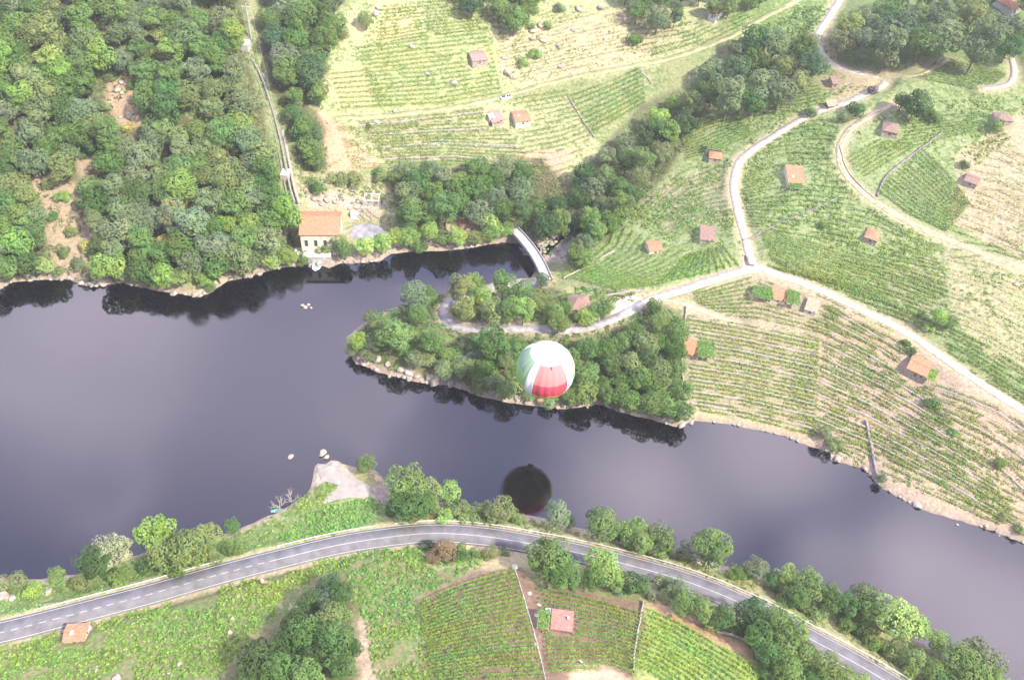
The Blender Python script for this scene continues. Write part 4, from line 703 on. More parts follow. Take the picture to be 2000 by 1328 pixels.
hut(1278,480,28,22,2.5,14,'tile_orange','cream','orange hut low in the fan shaped vineyard','gable')
hut(1705,457,26,24,2.5,-24,'tile_orange','stonewall','bright orange hut between the two right hand tracks','hip', pitch=.25)
hut(1740,248,30,22,2.8,-14,'tile_brown','stonewall','brownish hipped hut inside the dirt track bend','hip', pitch=.35)
hut(1960,228,34,16,2.6,0,'tile_brown','stonewall','brownish low hut at the far right edge','hip', pitch=.3)
hut(1900,349,26,20,2.2,-30,'tile_brown','stonewall','small greyish pink hut right of the strong vine rows','gable')
hut(1522,573,30,24,2.6,-10,'tile_orange','cream','orange hut between green pergolas under the fork','shed')
hut(1587,595,24,24,3.0,-20,'tile_pale','white','pale roofed white hut under the fork','shed')
hut(1349,677,27,30,2.6,-4,'tile_orange','stonewall','orange hut beside the headland wood','shed')
hut(1132,590,42,32,3.2,12,'tile_brown','stonewall','brown hipped hut beside the headland lane','hip', pitch=.55)
hut(1797,713,40,36,3.4,-29,'tile_orange','stonewall','largest bright orange hut beside the lower right track','gable', pitch=.18)
hut(1098,1210,43,38,2.9,-2,'tile_red','white','red tiled square hut with white chimney in the brown vineyard','shed', chimney=True, pitch=.14)
hut(148,1234,43,34,2.9,9,'tile_orange','cream','orange roofed hut with a white spot just below the road','gable', skylight=True, pitch=.16)
hut(1626,201,24,10,2.0,16,'tile_pale','wood','open tan roofed shelter beside the upper gravel track','shed', name='shelter', group='tiled huts among the vineyards')
hut(1630,156,13,13,3.4,10,'tile_brown','stonewall','ruined brown stone hut below the upper track','shed')
def small_box(name, px, py, wx_, dy_, h, rz, m, label, cat, parts=()):
    P = at1(px, py); o = empty(name, P, R_(rz)); tag(o, label, cat); KEEPOUT.append((P[0], P[1], max(wx_, dy_) * .7))
    MB().box(-wx_ / 2, wx_ / 2, -dy_ / 2, dy_ / 2, -.8, h).build('body', M[m], o)
    for nm, b, mm in parts: MB().box(*b).build(nm, M[mm], o)
    return o
small_box('lean_to', 959, 233, 2.6, 3.6, 1.9, 22, 'white', 'white lean-to store at the left end of the pink hut', 'store', [('roof', (-1.45, 1.45, -1.95, 1.95, 1.9, 2.02), 'white'), ('door', (-.4, .4, -1.86, -1.78, 0, 1.6), 'wood')])
small_box('loading_platform', 988, 192, 5.5, 2.4, .7, 28, 'white', 'white concrete platform with dark drums beside the grassy track', 'platform', [('drum', (x, x + .55, -.3, .3, .7, 1.5), 'dark') for x in (-2, -1.0, .5, 1.8)])
small_box('water_tank', 1070, 1196, 1.6, 1.6, 1.3, 0, 'white', 'white water tank at the upper left corner of the red hut', 'tank', [('lid', (-.5, .5, -.5, .5, 1.3, 1.42), 'concrete')])
small_box('field_cart', 517, 1138, 1.7, 1.0, .7, 8, 'tile_orange', 'small orange cart left in the vines below the road', 'cart', [('barrel', (-.9, -.2, -.3, .4, .7, 1.5), 'white'), ('handle', (.85, 1.4, -.05, .05, .5, .6), 'steel')])
pergola(1062,1209,24,28,2.3,-2,'pergola with bright vines left of the red hut'); pergola(1490,572,40,26,2.2,-8,'wide green pergola left of the orange hut under the fork',(.16,.27,.06)); pergola(1549,582,26,30,2.2,-8,'green pergola right of the orange hut under the fork',(.15,.26,.06))
pergola(1379,683,34,34,2.1,-4,'green pergola right of the hut by the headland wood',(.15,.27,.06)); pergola(1818,732,22,24,2.2,-29,'small yellow green pergola at the largest orange hut',(.24,.34,.07)); pergola(1555,364,26,12,2.1,2,'narrow green pergola below the square orange hut',(.16,.26,.06))
pergola(1398,288,34,14,2.1,-4,'bright green pergola behind the hut by the track bend',(.18,.29,.07)); pergola(1156,612,26,24,2.4,12,'rounded green pergola at the brown hipped hut',(.16,.26,.06))

G1 = 'vine rows of the right slope'; G2 = 'vine rows of the near bank'; G3 = 'vine rows of the far slope'
rows([(818,1178),(900,1142),(1004,1112)], [(850,1332),(950,1326),(1062,1322)], 27, 'brown soil vineyard left of the white rail', G2, (.155,.285,.055), 2.1, .10, w=.32, h=1.55, size=.44)
rows([(1052,1152),(1110,1162),(1180,1180),(1258,1200)], [(1072,1312),(1140,1306),(1190,1305),(1240,1320)], 18, 'brown soil vineyard around the red hut', G2, (.165,.29,.06), 1.9, .12, w=.32, h=1.55, size=.44)
rows([(1268,1192),(1330,1220),(1430,1278),(1530,1340)], [(1245,1300),(1270,1310),(1300,1330),(1310,1345)], 13, 'bright green vineyard at the bottom right', G2, (.24,.38,.07), 1.6, .1, w=.6, size=.6)
rows([(1205,440),(1190,478),(1150,512),(1092,540)], [(1415,520),(1350,540),(1280,556),(1200,566)], 14, 'fan shaped vineyard left of the fork', G1, (.17,.30,.05), 1.3, .08, w=.40)
rows([(1345,498),(1325,520),(1295,550)], [(1412,480),(1425,500),(1448,526)], 11, 'radiating plot just left of the fork', G1, (.18,.31,.05), 1.3, .05, w=.40, order='from the left')
rows([(1355,572),(1400,556),(1466,534)], [(1372,612),(1430,618),(1480,622)], 10, 'green plot under the fork', G1, (.17,.29,.05), 1.2, .1, w=.40)
rows([(1480,545),(1560,575),(1640,610)], [(1480,622),(1560,640),(1620,655)], 9, 'plot under the two pergola huts', G1, (.19,.28,.06), 1.1, .2, w=.40)
rows([(1345,618),(1450,636),(1600,668)], [(1350,800),(1450,815),(1590,850)], 24, 'broad vineyard right of the headland', G1, (.20,.31,.06), 1.2, .22, w=.40, wall=3)
rows([(1622,600),(1700,645),(1770,690)], [(1590,830),(1720,885),(1860,960),(2010,1050)], 30, 'stony vineyard above the right shore', G1, (.21,.30,.07), 1.2, .36, w=.40, wall=3)
rows([(1790,745),(1850,760),(1950,800),(2010,840)], [(1850,860),(1950,930),(2010,990)], 11, 'bare plot below the lower right track', G1, (.22,.30,.08), .9, .5, w=.40, wall=4)
rows([(1855,640),(1930,680),(2010,730)], [(1850,695),(1920,740),(2010,795)], 8, 'vineyard right of the lower right track', G1, (.20,.30,.07), 1.2, .22, w=.40)
rows([(1485,450),(1640,490),(1850,545)], [(1510,512),(1620,560),(1800,640)], 15, 'pale vineyard between the tracks', G1, (.24,.33,.08), 1.1, .3, w=.40)
rows([(1800,292),(1850,340),(1893,400)], [(1716,372),(1780,420),(1848,452)], 15, 'plot inside the dirt track bend', G1, (.18,.30,.06), 1.3, .08, w=.40)
rows([(1655,312),(1700,285),(1742,262)], [(1690,345),(1730,320),(1790,285)], 7, 'plot under the brownish hipped hut', G1, (.20,.32,.06), 1.2, .1, w=.40)
rows([(1855,122),(1910,130),(1965,148)], [(1790,152),(1850,165),(1925,178)], 10, 'dark green plot at the upper right', G1, (.15,.25,.06), 1.1, .05, w=.40)
rows([(1500,185),(1550,178),(1600,168)], [(1510,215),(1560,220),(1610,208)], 7, 'dark plot under the upper grove', G1, (.15,.26,.06), 1.1, .1, w=.40)
rows([(1330,262),(1380,232),(1440,220)], [(1340,310),(1390,300),(1470,262)], 11, 'plot between gully and gravel track', G1, (.16,.27,.06), 1.2, .1, w=.40)
rows([(648,146),(690,142),(720,138)], [(668,212),(720,210),(770,206)], 8, 'small plot left on the far slope', G3, (.26,.345,.115), 1.2, .08, w=.40)
rows([(700,96),(820,80),(950,66)], [(730,208),(860,202),(980,182)], 15, 'big bright field of the far slope', G3, (.26,.345,.115), 1.2, .2, w=.40)
rows([(1000,196),(1060,186),(1110,178)], [(1020,300),(1100,285),(1165,260)], 12, 'field right of the two far huts', G3, (.26,.345,.115), 1.1, .2, w=.40)
rows([(1112,190),(1180,165),(1250,135)], [(1150,262),(1200,235),(1260,200)], 9, 'dark green field of the far slope', G3, (.17,.28,.07), 1.2, .12, w=.40)
rows([(700,240),(830,228),(960,212)], [(760,325),(900,322),(1060,345)], 16, 'long pale terraces of the far slope', G3, (.24,.30,.12), 1.0, .3, w=.405, wall=4)
rows([(1010,300),(1080,300),(1150,275)], [(1040,360),(1070,368),(1100,360)], 6, 'reddish corner above the bridge wood', G3, (.24,.30,.09), .9, .4, w=.40)
FARV = []
def far_rows(A, B, n, dens=4, gap=.3, w=.34, h=1.3, size=.48):
    a = np.array(A, float); b = np.array(B, float)
    def rs(p): s = np.r_[0, np.cumsum(np.linalg.norm(np.diff(p, axis=0), axis=1))]; u = np.linspace(0, s[-1], 20); return np.stack([np.interp(u, s, p[:, k]) for k in (0, 1)], 1)
    a, b = rs(a), rs(b)
    for i in range(n):
        t = i / max(1, n - 1); px = a * (1 - t) + b * t; Pw = smooth_line(at(px[:, 0], px[:, 1]), .45, 1); x, y = Pw[:, 0], Pw[:, 1]; k = clear_of(x, y) & (vnoise(x * .2 + i * 3.1, y * .2) > gap); x, y = np.repeat(x[k], dens), np.repeat(y[k], dens)
        if len(x) < 4: continue
        x = x + rng.normal(0, w * .5, len(x)); y = y + rng.normal(0, w * .5, len(x)); z = Hat(x, y) + h * rng.uniform(.2, 1, len(x)); FARV.append(np.stack([x, y, z], 1))
far_rows([(750,15),(850,5),(950,-5)], [(735,88),(830,72),(955,58)], 11, gap=.25)
far_rows([(965,60),(1080,25),(1200,0)], [(1000,165),(1150,128),(1380,80)], 17, gap=.42, dens=2)
far_rows([(1230,60),(1320,55),(1420,20)], [(1280,120),(1350,98),(1480,35)], 7, gap=.3)
far_rows([(660,250),(800,236),(960,214)], [(690,330),(900,330),(1060,352)], 22, gap=.35, dens=2)
far_rows([(1240,420),(1330,340),(1420,300)], [(1330,460),(1400,430),(1446,430)], 14, gap=.3)
far_rows([(1455,345),(1540,300),(1630,300)], [(1460,440),(1560,460),(1700,480)], 17, gap=.3)
far_rows([(1540,250),(1600,235),(1640,240)], [(1470,310),(1550,300),(1625,300)], 8, gap=.3)
far_rows([(1640,400),(1720,425),(1800,470)], [(1600,470),(1700,500),(1850,530)], 9, gap=.3)
far_rows([(1760,230),(1880,225),(1990,215)], [(1770,290),(1850,270),(1960,240)], 9, gap=.3)
far_rows([(1880,310),(1950,340),(2010,380)], [(1860,450),(1940,480),(2010,515)], 15, gap=.42, dens=2)
far_rows([(1850,500),(1930,515),(2010,545)], [(1850,640),(1930,675),(2010,725)], 17, gap=.36, dens=2)
far_rows([(1520,528),(1640,560),(1750,600)], [(1500,520),(1680,560),(1840,640)], 5, gap=.3)
far_rows([(1930,240),(1970,260),(2010,285)], [(1900,310),(1950,340),(2010,370)], 7, gap=.5, dens=2)
far_rows([(1640,500),(1750,520),(1850,560)], [(1660,590),(1750,620),(1850,660)], 11, gap=.3)
far_rows([(1520,700),(1650,740),(1800,830)], [(1560,840),(1700,900),(1990,1040)], 15, gap=.5, dens=2)
far_rows([(1880,440),(1950,465),(2010,490)], [(1860,505),(1940,500),(2010,520)], 5, gap=.3)
far_rows([(1600,560),(1700,610),(1800,660)], [(1560,700),(1640,730),(1780,780)], 10, gap=.35)
far_rows([(1840,770),(1920,800),(2010,860)], [(1720,920),(1850,980),(2010,1050)], 15, gap=.35)
far_rows([(1640,880),(1680,900),(1700,915)], [(1625,860),(1680,870),(1720,890)], 4, gap=.3)
far_rows([(1900,290),(1960,300),(2010,310)], [(1880,400),(1950,420),(2010,450)], 9, gap=.3, dens=2)
P = np.vstack(FARV); nr = unit(rng.normal(size=P.shape) * .5 + [0, 0, .8]); tn = (.7 + .6 * vnoise(P[:, 0] * .8, P[:, 1] * .8)) * rng.uniform(.85, 1.15, len(P)); ye = .35 * (vnoise(P[:, 0] * .05, P[:, 1] * .05) - .5)
o = link('distant_vine_foliage', npmesh('distant_vine_foliage', leafquads(P, nr, .55 * rng.uniform(.6, 1.25, len(P))), qf(len(P)), M['leaf'], np.repeat(np.stack([tn * (1 + ye), tn, tn * (1 - ye)], 1), 4, 0))); o.color = (.21, .31, .08, 1); tag(o, 'fine vine rows of the more distant terraces', 'vines', kind='stuff')
print('VINE ROWS', VROWS)

thicket('vine_undergrowth', [(0,1260),(480,1130),(640,1085),(800,1068),(830,1075),(600,1150),(500,1230),(420,1328),(-20,1340),(-20,1262)], 1.4, .62, (.19,.30,.06), .65, 'bushy bright green vines covering the slope below the road', 1, nthr=.3)
thicket('vine_undergrowth', [(680,1120),(800,1070),(960,1082),(930,1110),(830,1160),(820,1200),(850,1340),(735,1340),(712,1210),(690,1180)], 1.5, .6, (.16,.28,.065), .6, 'rank green vines between the copse and the brown vineyard', 2, nthr=.24)
thicket('vine_undergrowth', [(540,1050),(600,1000),(730,972),(745,985),(740,1015),(640,1052),(560,1066)], 1.6, .7, (.15,.30,.08), .7, 'dense green vegetable growth below the ramp', 3, nthr=.15)
thicket('bank_grass', [(545,1010),(590,965),(640,944),(661,950),(648,966),(622,984),(600,998)], 1.6, .6, (.20,.30,.08), .45, 'green grassy wedge beside the boat ramp', 31, nthr=.1)
thicket('bank_undergrowth', [(-20,1150),(160,1125),(480,1032),(640,960),(650,975),(540,1045),(480,1092),(0,1205)], .8, .6, (.20,.28,.08), .45, 'weedy green growth along the near bank', 4, nthr=.35)
thicket('bank_undergrowth', [(770,985),(1000,1005),(1300,1085),(1500,1150),(1900,1345),(1800,1345),(1400,1135),(1150,1060),(900,1020),(780,1015)], .9, .6, (.20,.25,.08), .5, 'scrubby growth between the road and the river', 5, nthr=.35)
thicket('forest_undergrowth', [(-20,-20),(465,-20),(575,400),(570,510),(300,560),(-20,560)], .30, .8, (.15,.19,.07), .8, 'low brush on the forest floor', 6, nthr=.4, cr=1.0)
thicket('forest_undergrowth', [(500,-20),(660,-20),(640,200),(640,330),(700,350),(770,345),(770,400),(700,400),(590,385),(540,200)], .35, .8, (.20,.24,.09), .7, 'low brush beside the pipeline', 7, nthr=.4, cr=1.0)
thicket('forest_undergrowth', [(690,660),(760,600),(880,570),(1060,545),(1300,590),(1335,640),(1340,815),(1100,785),(740,720)], .6, .8, (.13,.20,.06), .7, 'low brush on the headland', 8, nthr=.25, cr=1.0)
thicket('forest_undergrowth', [(760,345),(1060,320),(1130,400),(1250,230),(1600,70),(1640,130),(1380,220),(1250,420),(1120,500),(940,440),(780,440)], .4, .8, (.15,.21,.07), .7, 'low brush in the stream gully', 9, nthr=.25, cr=1.0)
thicket('slope_vines', [(1200,420),(1260,400),(1340,330),(1440,300),(1425,360),(1440,430),(1455,500),(1400,480),(1300,470)], .8, .6, (.20,.31,.08), .55, 'bushy vines left of the gravel track', 10, nthr=.35)
thicket('slope_vines', [(1450,320),(1560,240),(1640,230),(1630,310),(1680,400),(1840,480),(1850,545),(1640,490),(1485,450),(1445,400)], .75, .6, (.21,.32,.08), .55, 'bushy vines between the two right hand tracks', 11, nthr=.35)
thicket('slope_vines', [(1660,250),(1740,210),(1900,190),(2010,190),(1990,260),(1900,330),(1800,285),(1700,300)], .6, .65, (.24,.33,.09), .55, 'bushy vines at the upper right', 12, nthr=.4)
thicket('slope_vines', [(1500,520),(1620,560),(1800,640),(1850,640),(1850,545),(1700,510)], .5, .6, (.22,.31,.09), .5, 'sparse vines above the lower right track', 13, nthr=.45)
thicket('slope_vines', [(1560,700),(1700,700),(1900,800),(2010,880),(2010,1060),(1700,930),(1580,850)], .30, .6, (.22,.32,.08), .5, 'scattered vines on the stony reddish slope', 14, nthr=.5)
thicket('slope_vines', [(1860,560),(1920,520),(2010,560),(2010,740),(1920,680)], .4, .6, (.24,.32,.1), .5, 'scattered vines at the right edge', 15, nthr=.5)
thicket('slope_vines', [(740,20),(900,0),(960,60),(820,78),(700,95)], .5, .65, (.28,.36,.09), .5, 'light vines at the top of the far slope', 16, nthr=.4)
thicket('slope_vines', [(960,40),(1220,10),(1420,20),(1340,95),(1180,130),(1000,160)], .22, .6, (.28,.33,.10), .45, 'tufts on the dry upper slope', 17, nthr=.45)
thicket('slope_vines', [(1430,90),(1560,10),(1640,20),(1590,85),(1480,75)], .7, .8, (.20,.30,.09), .8, 'green scrub beside the grassy track', 18, nthr=.3)
thicket('slope_vines', [(1500,175),(1600,165),(1700,170),(1600,205),(1440,300),(1400,290),(1400,220)], .5, .6, (.20,.30,.08), .5, 'green growth under the upper grove', 19, nthr=.35)
thicket('slope_vines', [(640,330),(700,240),(800,235),(1000,330),(1060,370),(960,315),(820,335)], .25, .6, (.26,.34,.1), .5, 'tufts on the lower far slope', 20, nthr=.4)

# ------------------------------------------------------------------ hot air balloon
def vcol(name, col, rough=.6, trans=.03):
    m, t, o = mat(name); a = mnode(t, 'ShaderNodeBsdfDiffuse'); a.inputs[0].default_value = (*col, 1); b = mnode(t, 'ShaderNodeBsdfTranslucent'); b.inputs[0].default_value = (*col, 1)
    ms = mnode(t, 'ShaderNodeMixShader'); ms.inputs[0].default_value = trans; t.links.new(a.outputs[0], ms.inputs[1]); t.links.new(b.outputs[0], ms.inputs[2]); t.links.new(ms.outputs[0], o.inputs[0]); return m
BZ = 36.5; bp = onz(1065, 722, BZ); BRAD = 57.5 / float(pxm(bp)[0]); print('balloon radius', BRAD)
bo = empty('hot_air_balloon', (bp[0], bp[1], BZ)); tag(bo, 'hot air balloon with white crown and red, green and white panels above the headland', 'balloon')
fab = [vcol('white_fabric', (.66, .65, .66)), vcol('pink_fabric', (.42, .175, .165)), vcol('red_fabric', (.42, .06, .085)), vcol('pale_green_fabric', (.22, .32, .20)), vcol('green_fabric', (.24, .42, .15)), vcol('yellow_fabric', (.56, .48, .10)), vcol('cream_fabric', (.40, .43, .27)), vcol('orange_fabric', (.60, .30, .09)), vcol('dark_red_cloth', (.40, .05, .08))]
NG, PER, NR = 24, 6, 54; gn = NG * PER; V = []; Fq = []; mi_ = []
for r in range(NR + 1):
    th = pi * .985 * r / NR * .72 if r <= NR else 0; th = R_(2) + (R_(112) - R_(2)) * min(1, r / (NR - 14))
    if r <= NR - 14: rr, z = sin(th), cos(th)
    else:
        u = (r - (NR - 14)) / 14; r_a, z_a = sin(R_(112)), cos(R_(112)); rr = r_a * (1 - u) + .17 * u + .10 * sin(pi * u) * (1 - u); z = z_a * (1 - u) - 1.24 * u
    for k in range(gn):
        ph = 2 * pi * k / gn; bl = 1 + .022 * (abs(sin(ph * NG / 2)) - .5) * min(1, rr * 1.4); V.append((BRAD * rr * bl * sin(ph), -BRAD * rr * bl * cos(ph), BRAD * z))
for r in range(NR):
    th = 2 + 110 * (r + .5) / (NR - 14)
    for k in range(gn):
        Fq.append((r * gn + k, r * gn + (k + 1) % gn, (r + 1) * gn + (k + 1) % gn, (r + 1) * gn + k)); ph = (math.degrees(2 * pi * (k + .5) / gn) + 22) % 360; sec = int(ph // 90); inn = ph % 90 < 72
        sc_ = 5 * abs(sin(R_((ph % 90) * 5)))
        if th < 34 or not inn: c = 0
        elif sec in (0, 2): c = 1 if th < 77 else (2 if th < 103 + sc_ else (7 if th < 112 else 5))
        elif sec == 3: c = 3 if th < 68 else (4 if th < 96 + sc_ else 5)
        else: c = 6 if th < 77 else (4 if th < 100 else 5)
        mi_.append(c)
me = npmesh('envelope', np.array(V), np.array(Fq), fab[0], smooth=True)
for q in fab[1:8]: me.materials.append(q)
me.polygons.foreach_set('material_index', np.array(mi_, np.int32)); env = link('envelope', me, bo)
mb = MB(); mb.tube([(0, 0, BRAD * .992), (0, 0, BRAD * 1.004)], [1.0, .95], 20); mb.build('crown_ring', M['white'], env)
a_ = R_(14); pth = [(BRAD * 1.012 * sin(R_(q)) * sin(a_), -BRAD * 1.012 * sin(R_(q)) * cos(a_), BRAD * 1.012 * cos(R_(q))) for q in (36, 39, 43)]; MB().tube(pth, [.28, .22, .08], 6).build('vent_flap', fab[8], env)
bz = -BRAD * 1.24 - 5.0
mb = MB(); mb.box(-1.0, 1.0, -.7, .7, bz, bz + 1.15, -.05); bk = mb.build('basket', M['wicker'], bo)
mb = MB(); 
for (x0, x1, y0, y1) in ((-1.1, 1.1, -.82, -.7), (-1.1, 1.1, .7, .82), (-1.1, -.98, -.7, .7), (.98, 1.1, -.7, .7)): mb.box(x0, x1, y0, y1, bz + 1.152, bz + 1.26)
mb.build('rim', M['bark'], bk)
MB().tube([(-.4, 0, bz + 2.2), (-.4, 0, bz + 2.8)], [.2, .28], 8).tube([(.4, 0, bz + 2.2), (.4, 0, bz + 2.8)], [.2, .28], 8).build('burner', M['steel'], bo)
for sx in (-1, 1):
    for sy in (-1, 1): MB().tube([(sx * .95, sy * .65, bz + 1.2), (sx * .5, sy * .4, bz + 2.4), (sx * BRAD * .12, sy * BRAD * .12, -BRAD * 1.235)], .03, 5).build('suspension_cable', M['steel'], bo)

# ------------------------------------------------------------------ power house on the far shore
P = at1(627, 470); P = np.array([P[0], P[1], 3.3]); s_ = float(pxm(P)[0]); Wd = 77 / s_; Dp = 15.5; WH = 10.5
T_ = proj(np.array([[P[0], P[1], P[2] + WH + 1.5]])); P = P + np.array([(626 - T_[0][0]) / s_, 0, 0]); ph_rz = R_(9)
for _ in range(4):
    tx, ty, _z = proj(np.array([[P[0], P[1], P[2] + WH + 1.3]])); P[0] += (626 - tx[0]) / s_; P[1] -= (432 - ty[0]) / s_ / .68
o = empty('power_house', P, ph_rz); tag(o, 'cream power house with large orange gable roof on the far shore', 'building'); x1, y1 = Wd / 2 - .5, Dp / 2 - .5; zr = WH + 3.0
mb = MB(); mb.v += [(-x1, -y1, -5), (x1, -y1, -5), (x1, y1, -5), (-x1, y1, -5), (-x1, -y1, WH), (x1, -y1, WH), (x1, y1, WH), (-x1, y1, WH), (-x1, 1.6, zr - .1), (x1, 1.6, zr - .1)]
mb.f += [(0, 3, 2, 1), (0, 1, 5, 4), (2, 3, 7, 6), (1, 2, 6, 9, 5), (3, 0, 4, 8, 7), (4, 5, 9, 8), (6, 7, 8, 9)]; wl = mb.build('wall', M['cream'], o)
r = MB().slab([(-Wd / 2, -Dp / 2, WH + .05), (Wd / 2, -Dp / 2, WH + .05), (Wd / 2, 1.6, zr + .2), (-Wd / 2, 1.6, zr + .2)], .25); r.slab([(-Wd / 2, 1.604, zr + .2), (Wd / 2, 1.604, zr + .2), (Wd / 2, Dp / 2, WH + .4), (-Wd / 2, Dp / 2, WH + .4)], .25)
r.tube([(-Wd / 2, 1.6, zr + .25), (Wd / 2, 1.6, zr + .25)], .22, 6); rf = r.build('roof', M['tile_orange'], o)
for k in range(4): xx = -x1 + 2.2 + k * (2 * x1 - 4.4) / 3; f_ = MB().box(xx - .8, xx + .8, -y1 - .08, -y1 + .05, 4.0, 7.6).build('window', M['white'], o); MB().box(xx - .65, xx + .65, -y1 - .1, -y1 - .06, 4.15, 7.45).build('pane', M['glass'], f_)
for k in range(3): yy = -y1 + 2 + k * 3.2; f_ = MB().box(-x1 - .08, -x1 + .05, yy - .7, yy + .7, 4.0, 7.0).build('window', M['white'], o); MB().box(-x1 - .1, -x1 - .06, yy - .55, yy + .55, 4.15, 6.85).build('pane', M['glass'], f_)
MB().box(x1 - .05, x1 + .08, -1.5, 1.5, 0, 3.6).build('door', M['wood'], o)
MB().box(-x1 + .3, x1 - 4, -y1 - 3.6, -y1 - .004, -5, 1.2).build('forebay_terrace', M['concrete'], o); MB().box(-x1 - 3.4, -x1 - .004, -y1 - 2.5, -y1 + 3.5, -5, .2).build('side_annex', M['cream'], o)
MB().box(-x1 - 3.0, -x1 - .4, -y1 + 3.6, y1, -5, -.3).build('intake_pit', M['dark'], o)
fo = at1(617, 500); fz = max(.9, fo[2]); oc = empty('outfall_channel', (fo[0], fo[1], 0), R_(-2)); tag(oc, 'concrete outfall channel under the power house', 'channel')
MB().box(-2.2, -1.5, -4.5, 4, -2, 2.2).build('side_wall', M['concrete'], oc); MB().box(1.5, 2.2, -4.5, 4, -2, 2.2).build('side_wall', M['concrete'], oc); MB().box(-1.5, 1.5, -2.6, 3.5, -2, .12).build('channel_floor', M['dark'], oc); MB().box(-2.2, 2.2, 3, 6, 2.2, 2.6).build('cover_slab', M['concrete'], oc)
fm = at1(619, 517); q = []; nF = 28
for k in range(nF): a = 2 * pi * k / nF; q.append((fm[0] + 2.1 * cos(a) * (1 + .12 * sin(5 * a)), fm[1] + 3.4 * sin(a) * (1 + .1 * cos(4 * a)), .02))
mb = MB(); mb.v = [(fm[0], fm[1], .14)] + [((a + fm[0]) / 2, (b + fm[1]) / 2, .12) for a, b, c in q] + q; mb.f = [(0, 1 + k, 1 + (k + 1) % nF) for k in range(nF)] + [(1 + k, 1 + nF + k, 1 + nF + (k + 1) % nF, 1 + (k + 1) % nF) for k in range(nF)]
tag(mb.build('water_foam', surf('foam', (.85, .85, .85), .7, 1.2, .08, .6)), 'white foaming water at the power house outfall', 'foam', kind='stuff')

# substation gantry, transformer, poles, pipeline
g_ = plant(727, 402, 4.5)[0]; o = empty('switchyard_frame', g_, R_(5)); tag(o, 'cream steel lattice frame beside the grey yard', 'steel frame')
for sx in (-3.2, 0, 3.2):
    for sy in (-2.6, 2.6): MB().box(sx - .14, sx + .14, sy - .14, sy + .14, -1.5, 9).build('post', M['creamsteel'], o)
for sy in (-2.6, 2.6): MB().box(-3.6, 3.6, sy - .12, sy + .12, 9, 9.3).box(-3.4, 3.4, sy - .1, sy + .1, 5.5, 5.7).build('beam', M['creamsteel'], o)
for sx in (-3.2, 0, 3.2): MB().box(sx - .1, sx + .1, -2.46, 2.46, 9.302, 9.5).build('beam', M['creamsteel'], o)
for sx in (-3.2, 0):
    for sy in (-2.6, 2.6): MB().tube([(sx, sy, .5), (sx + 3.2, sy, 5.4)], .08, 5).tube([(sx + 3.2, sy, 5.8), (sx, sy, 8.9)], .08, 5).build('brace', M['creamsteel'], o)
g_ = at1(692, 425); o = empty('transformer', g_, R_(5)); tag(o, 'white transformer standing on the yard behind the power house', 'transformer')
MB().box(-1.5, 1.5, -1.1, 1.1, .3, 2.8).build('tank', M['white'], o); MB().box(-1.9, 1.9, -1.5, 1.5, -.8, .3).build('plinth', M['concrete'], o)
for x in (-1, 0, 1): MB().tube([(x, 0, 2.8), (x, 0, 4.0)], [.2, .1], 8).build('bushing', M['white'], o)
MB().box(1.504, 2.3, -.9, .9, .6, 2.4).build('radiator', M['steel'], o)
def pole(px, py, hgt, label, rz=0):
    P = plant(px, py, hgt)[0]; o = empty('utility_pole', P, R_(rz)); tag(o, label, 'pole', 'concrete poles of the power line'); MB().tube([(0, 0, -1), (0, 0, hgt)], [.42, .22], 6).build('mast', M['concrete'], o)
    ca = MB().box(-2.2, 2.2, -.14, .14, hgt - 1.0, hgt - .74).build('crossarm', M['concrete'], o)
    for x in (-2, 0, 2): MB().tube([(x, 0, hgt - .74 if x else hgt), (x, 0, hgt - .3 if x else hgt + .4)], .12, 6).build('insulator', M['white'], ca)
    return P, hgt
pA = pole(480, 10, 16, 'pale concrete pole at the top end of the pipeline'); pB = pole(575, 397, 15, 'pale concrete pole behind the power house')
for k, x in enumerate((-2, 0, 2)):
    a = Vector((pA[0][0] + x, pA[0][1], pA[0][2] + 15.8)); b = Vector((pB[0][0] + x, pB[0][1], pB[0][2] + 14.8)); tag(MB().tube([a.lerp(b, t) - Vector((0, 0, 5 * 4 * t * (1 - t))) for t in [i / 14 for i in range(15)]], .035, 4).build('power_cable', M['steel']), f'thin power cable beside the pipeline, {ordn(k + 1)} from left', 'cable', 'cables above the pipeline')
PL = np.array([(476,88),(490,112),(510,150),(528,200),(545,262),(558,325),(566,370),(577,408)], float); pp = smooth_line(at(PL[:, 0], PL[:, 1]), 3, 1); pp = smooth_z(pp, 6)
o = empty('penstock', pp[0]); tag(o, 'long concrete and steel penstock climbing the forest slope to the power house', 'pipeline')
def rel(Pl, off, dz): T = np.gradient(Pl[:, :2], axis=0); T /= np.linalg.norm(T, axis=1)[:, None]; return [(float(p[0] + t[1] * off - pp[0][0]), float(p[1] - t[0] * off - pp[0][1]), float(p[2] + dz - pp[0][2])) for p, t in zip(Pl, T)]
M['pipe'] = surf('dull_pipe', (.23, .215, .18), .7, 1, .15)
MB().tube(rel(pp, 0, 1.1), .48, 8).build('pipe', M['pipe'], o); MB().tube(rel(pp, 1.9, .5), .22, 6).build('cable_duct', M['pipe'], o)
for k in range(2, len(pp) - 2, 4):
    x, y, z = rel(pp, 0, 0)[k]; MB().box(x - .8, x + .8, y - .5, y + .5, z - 1.5, z + .75).build('saddle_pier', M['concrete'], o)
V, F = ribbon('service_stair', np.array(rel(pp, -1.9, .25)), -.6, .6, 0, None, drop=.5); link('service_stair', npmesh('service_stair', V, F, M['wallstone']), o)
for px, py in ((480, 92), (558, 344)): q = at1(px, py) - pp[0]; MB().box(q[0] - 1.8, q[0] + 1.8, q[1] - 2.6, q[1] + 2.6, q[2] - 2, q[2] + 2.2).build('anchor_block', M['concrete'], o)

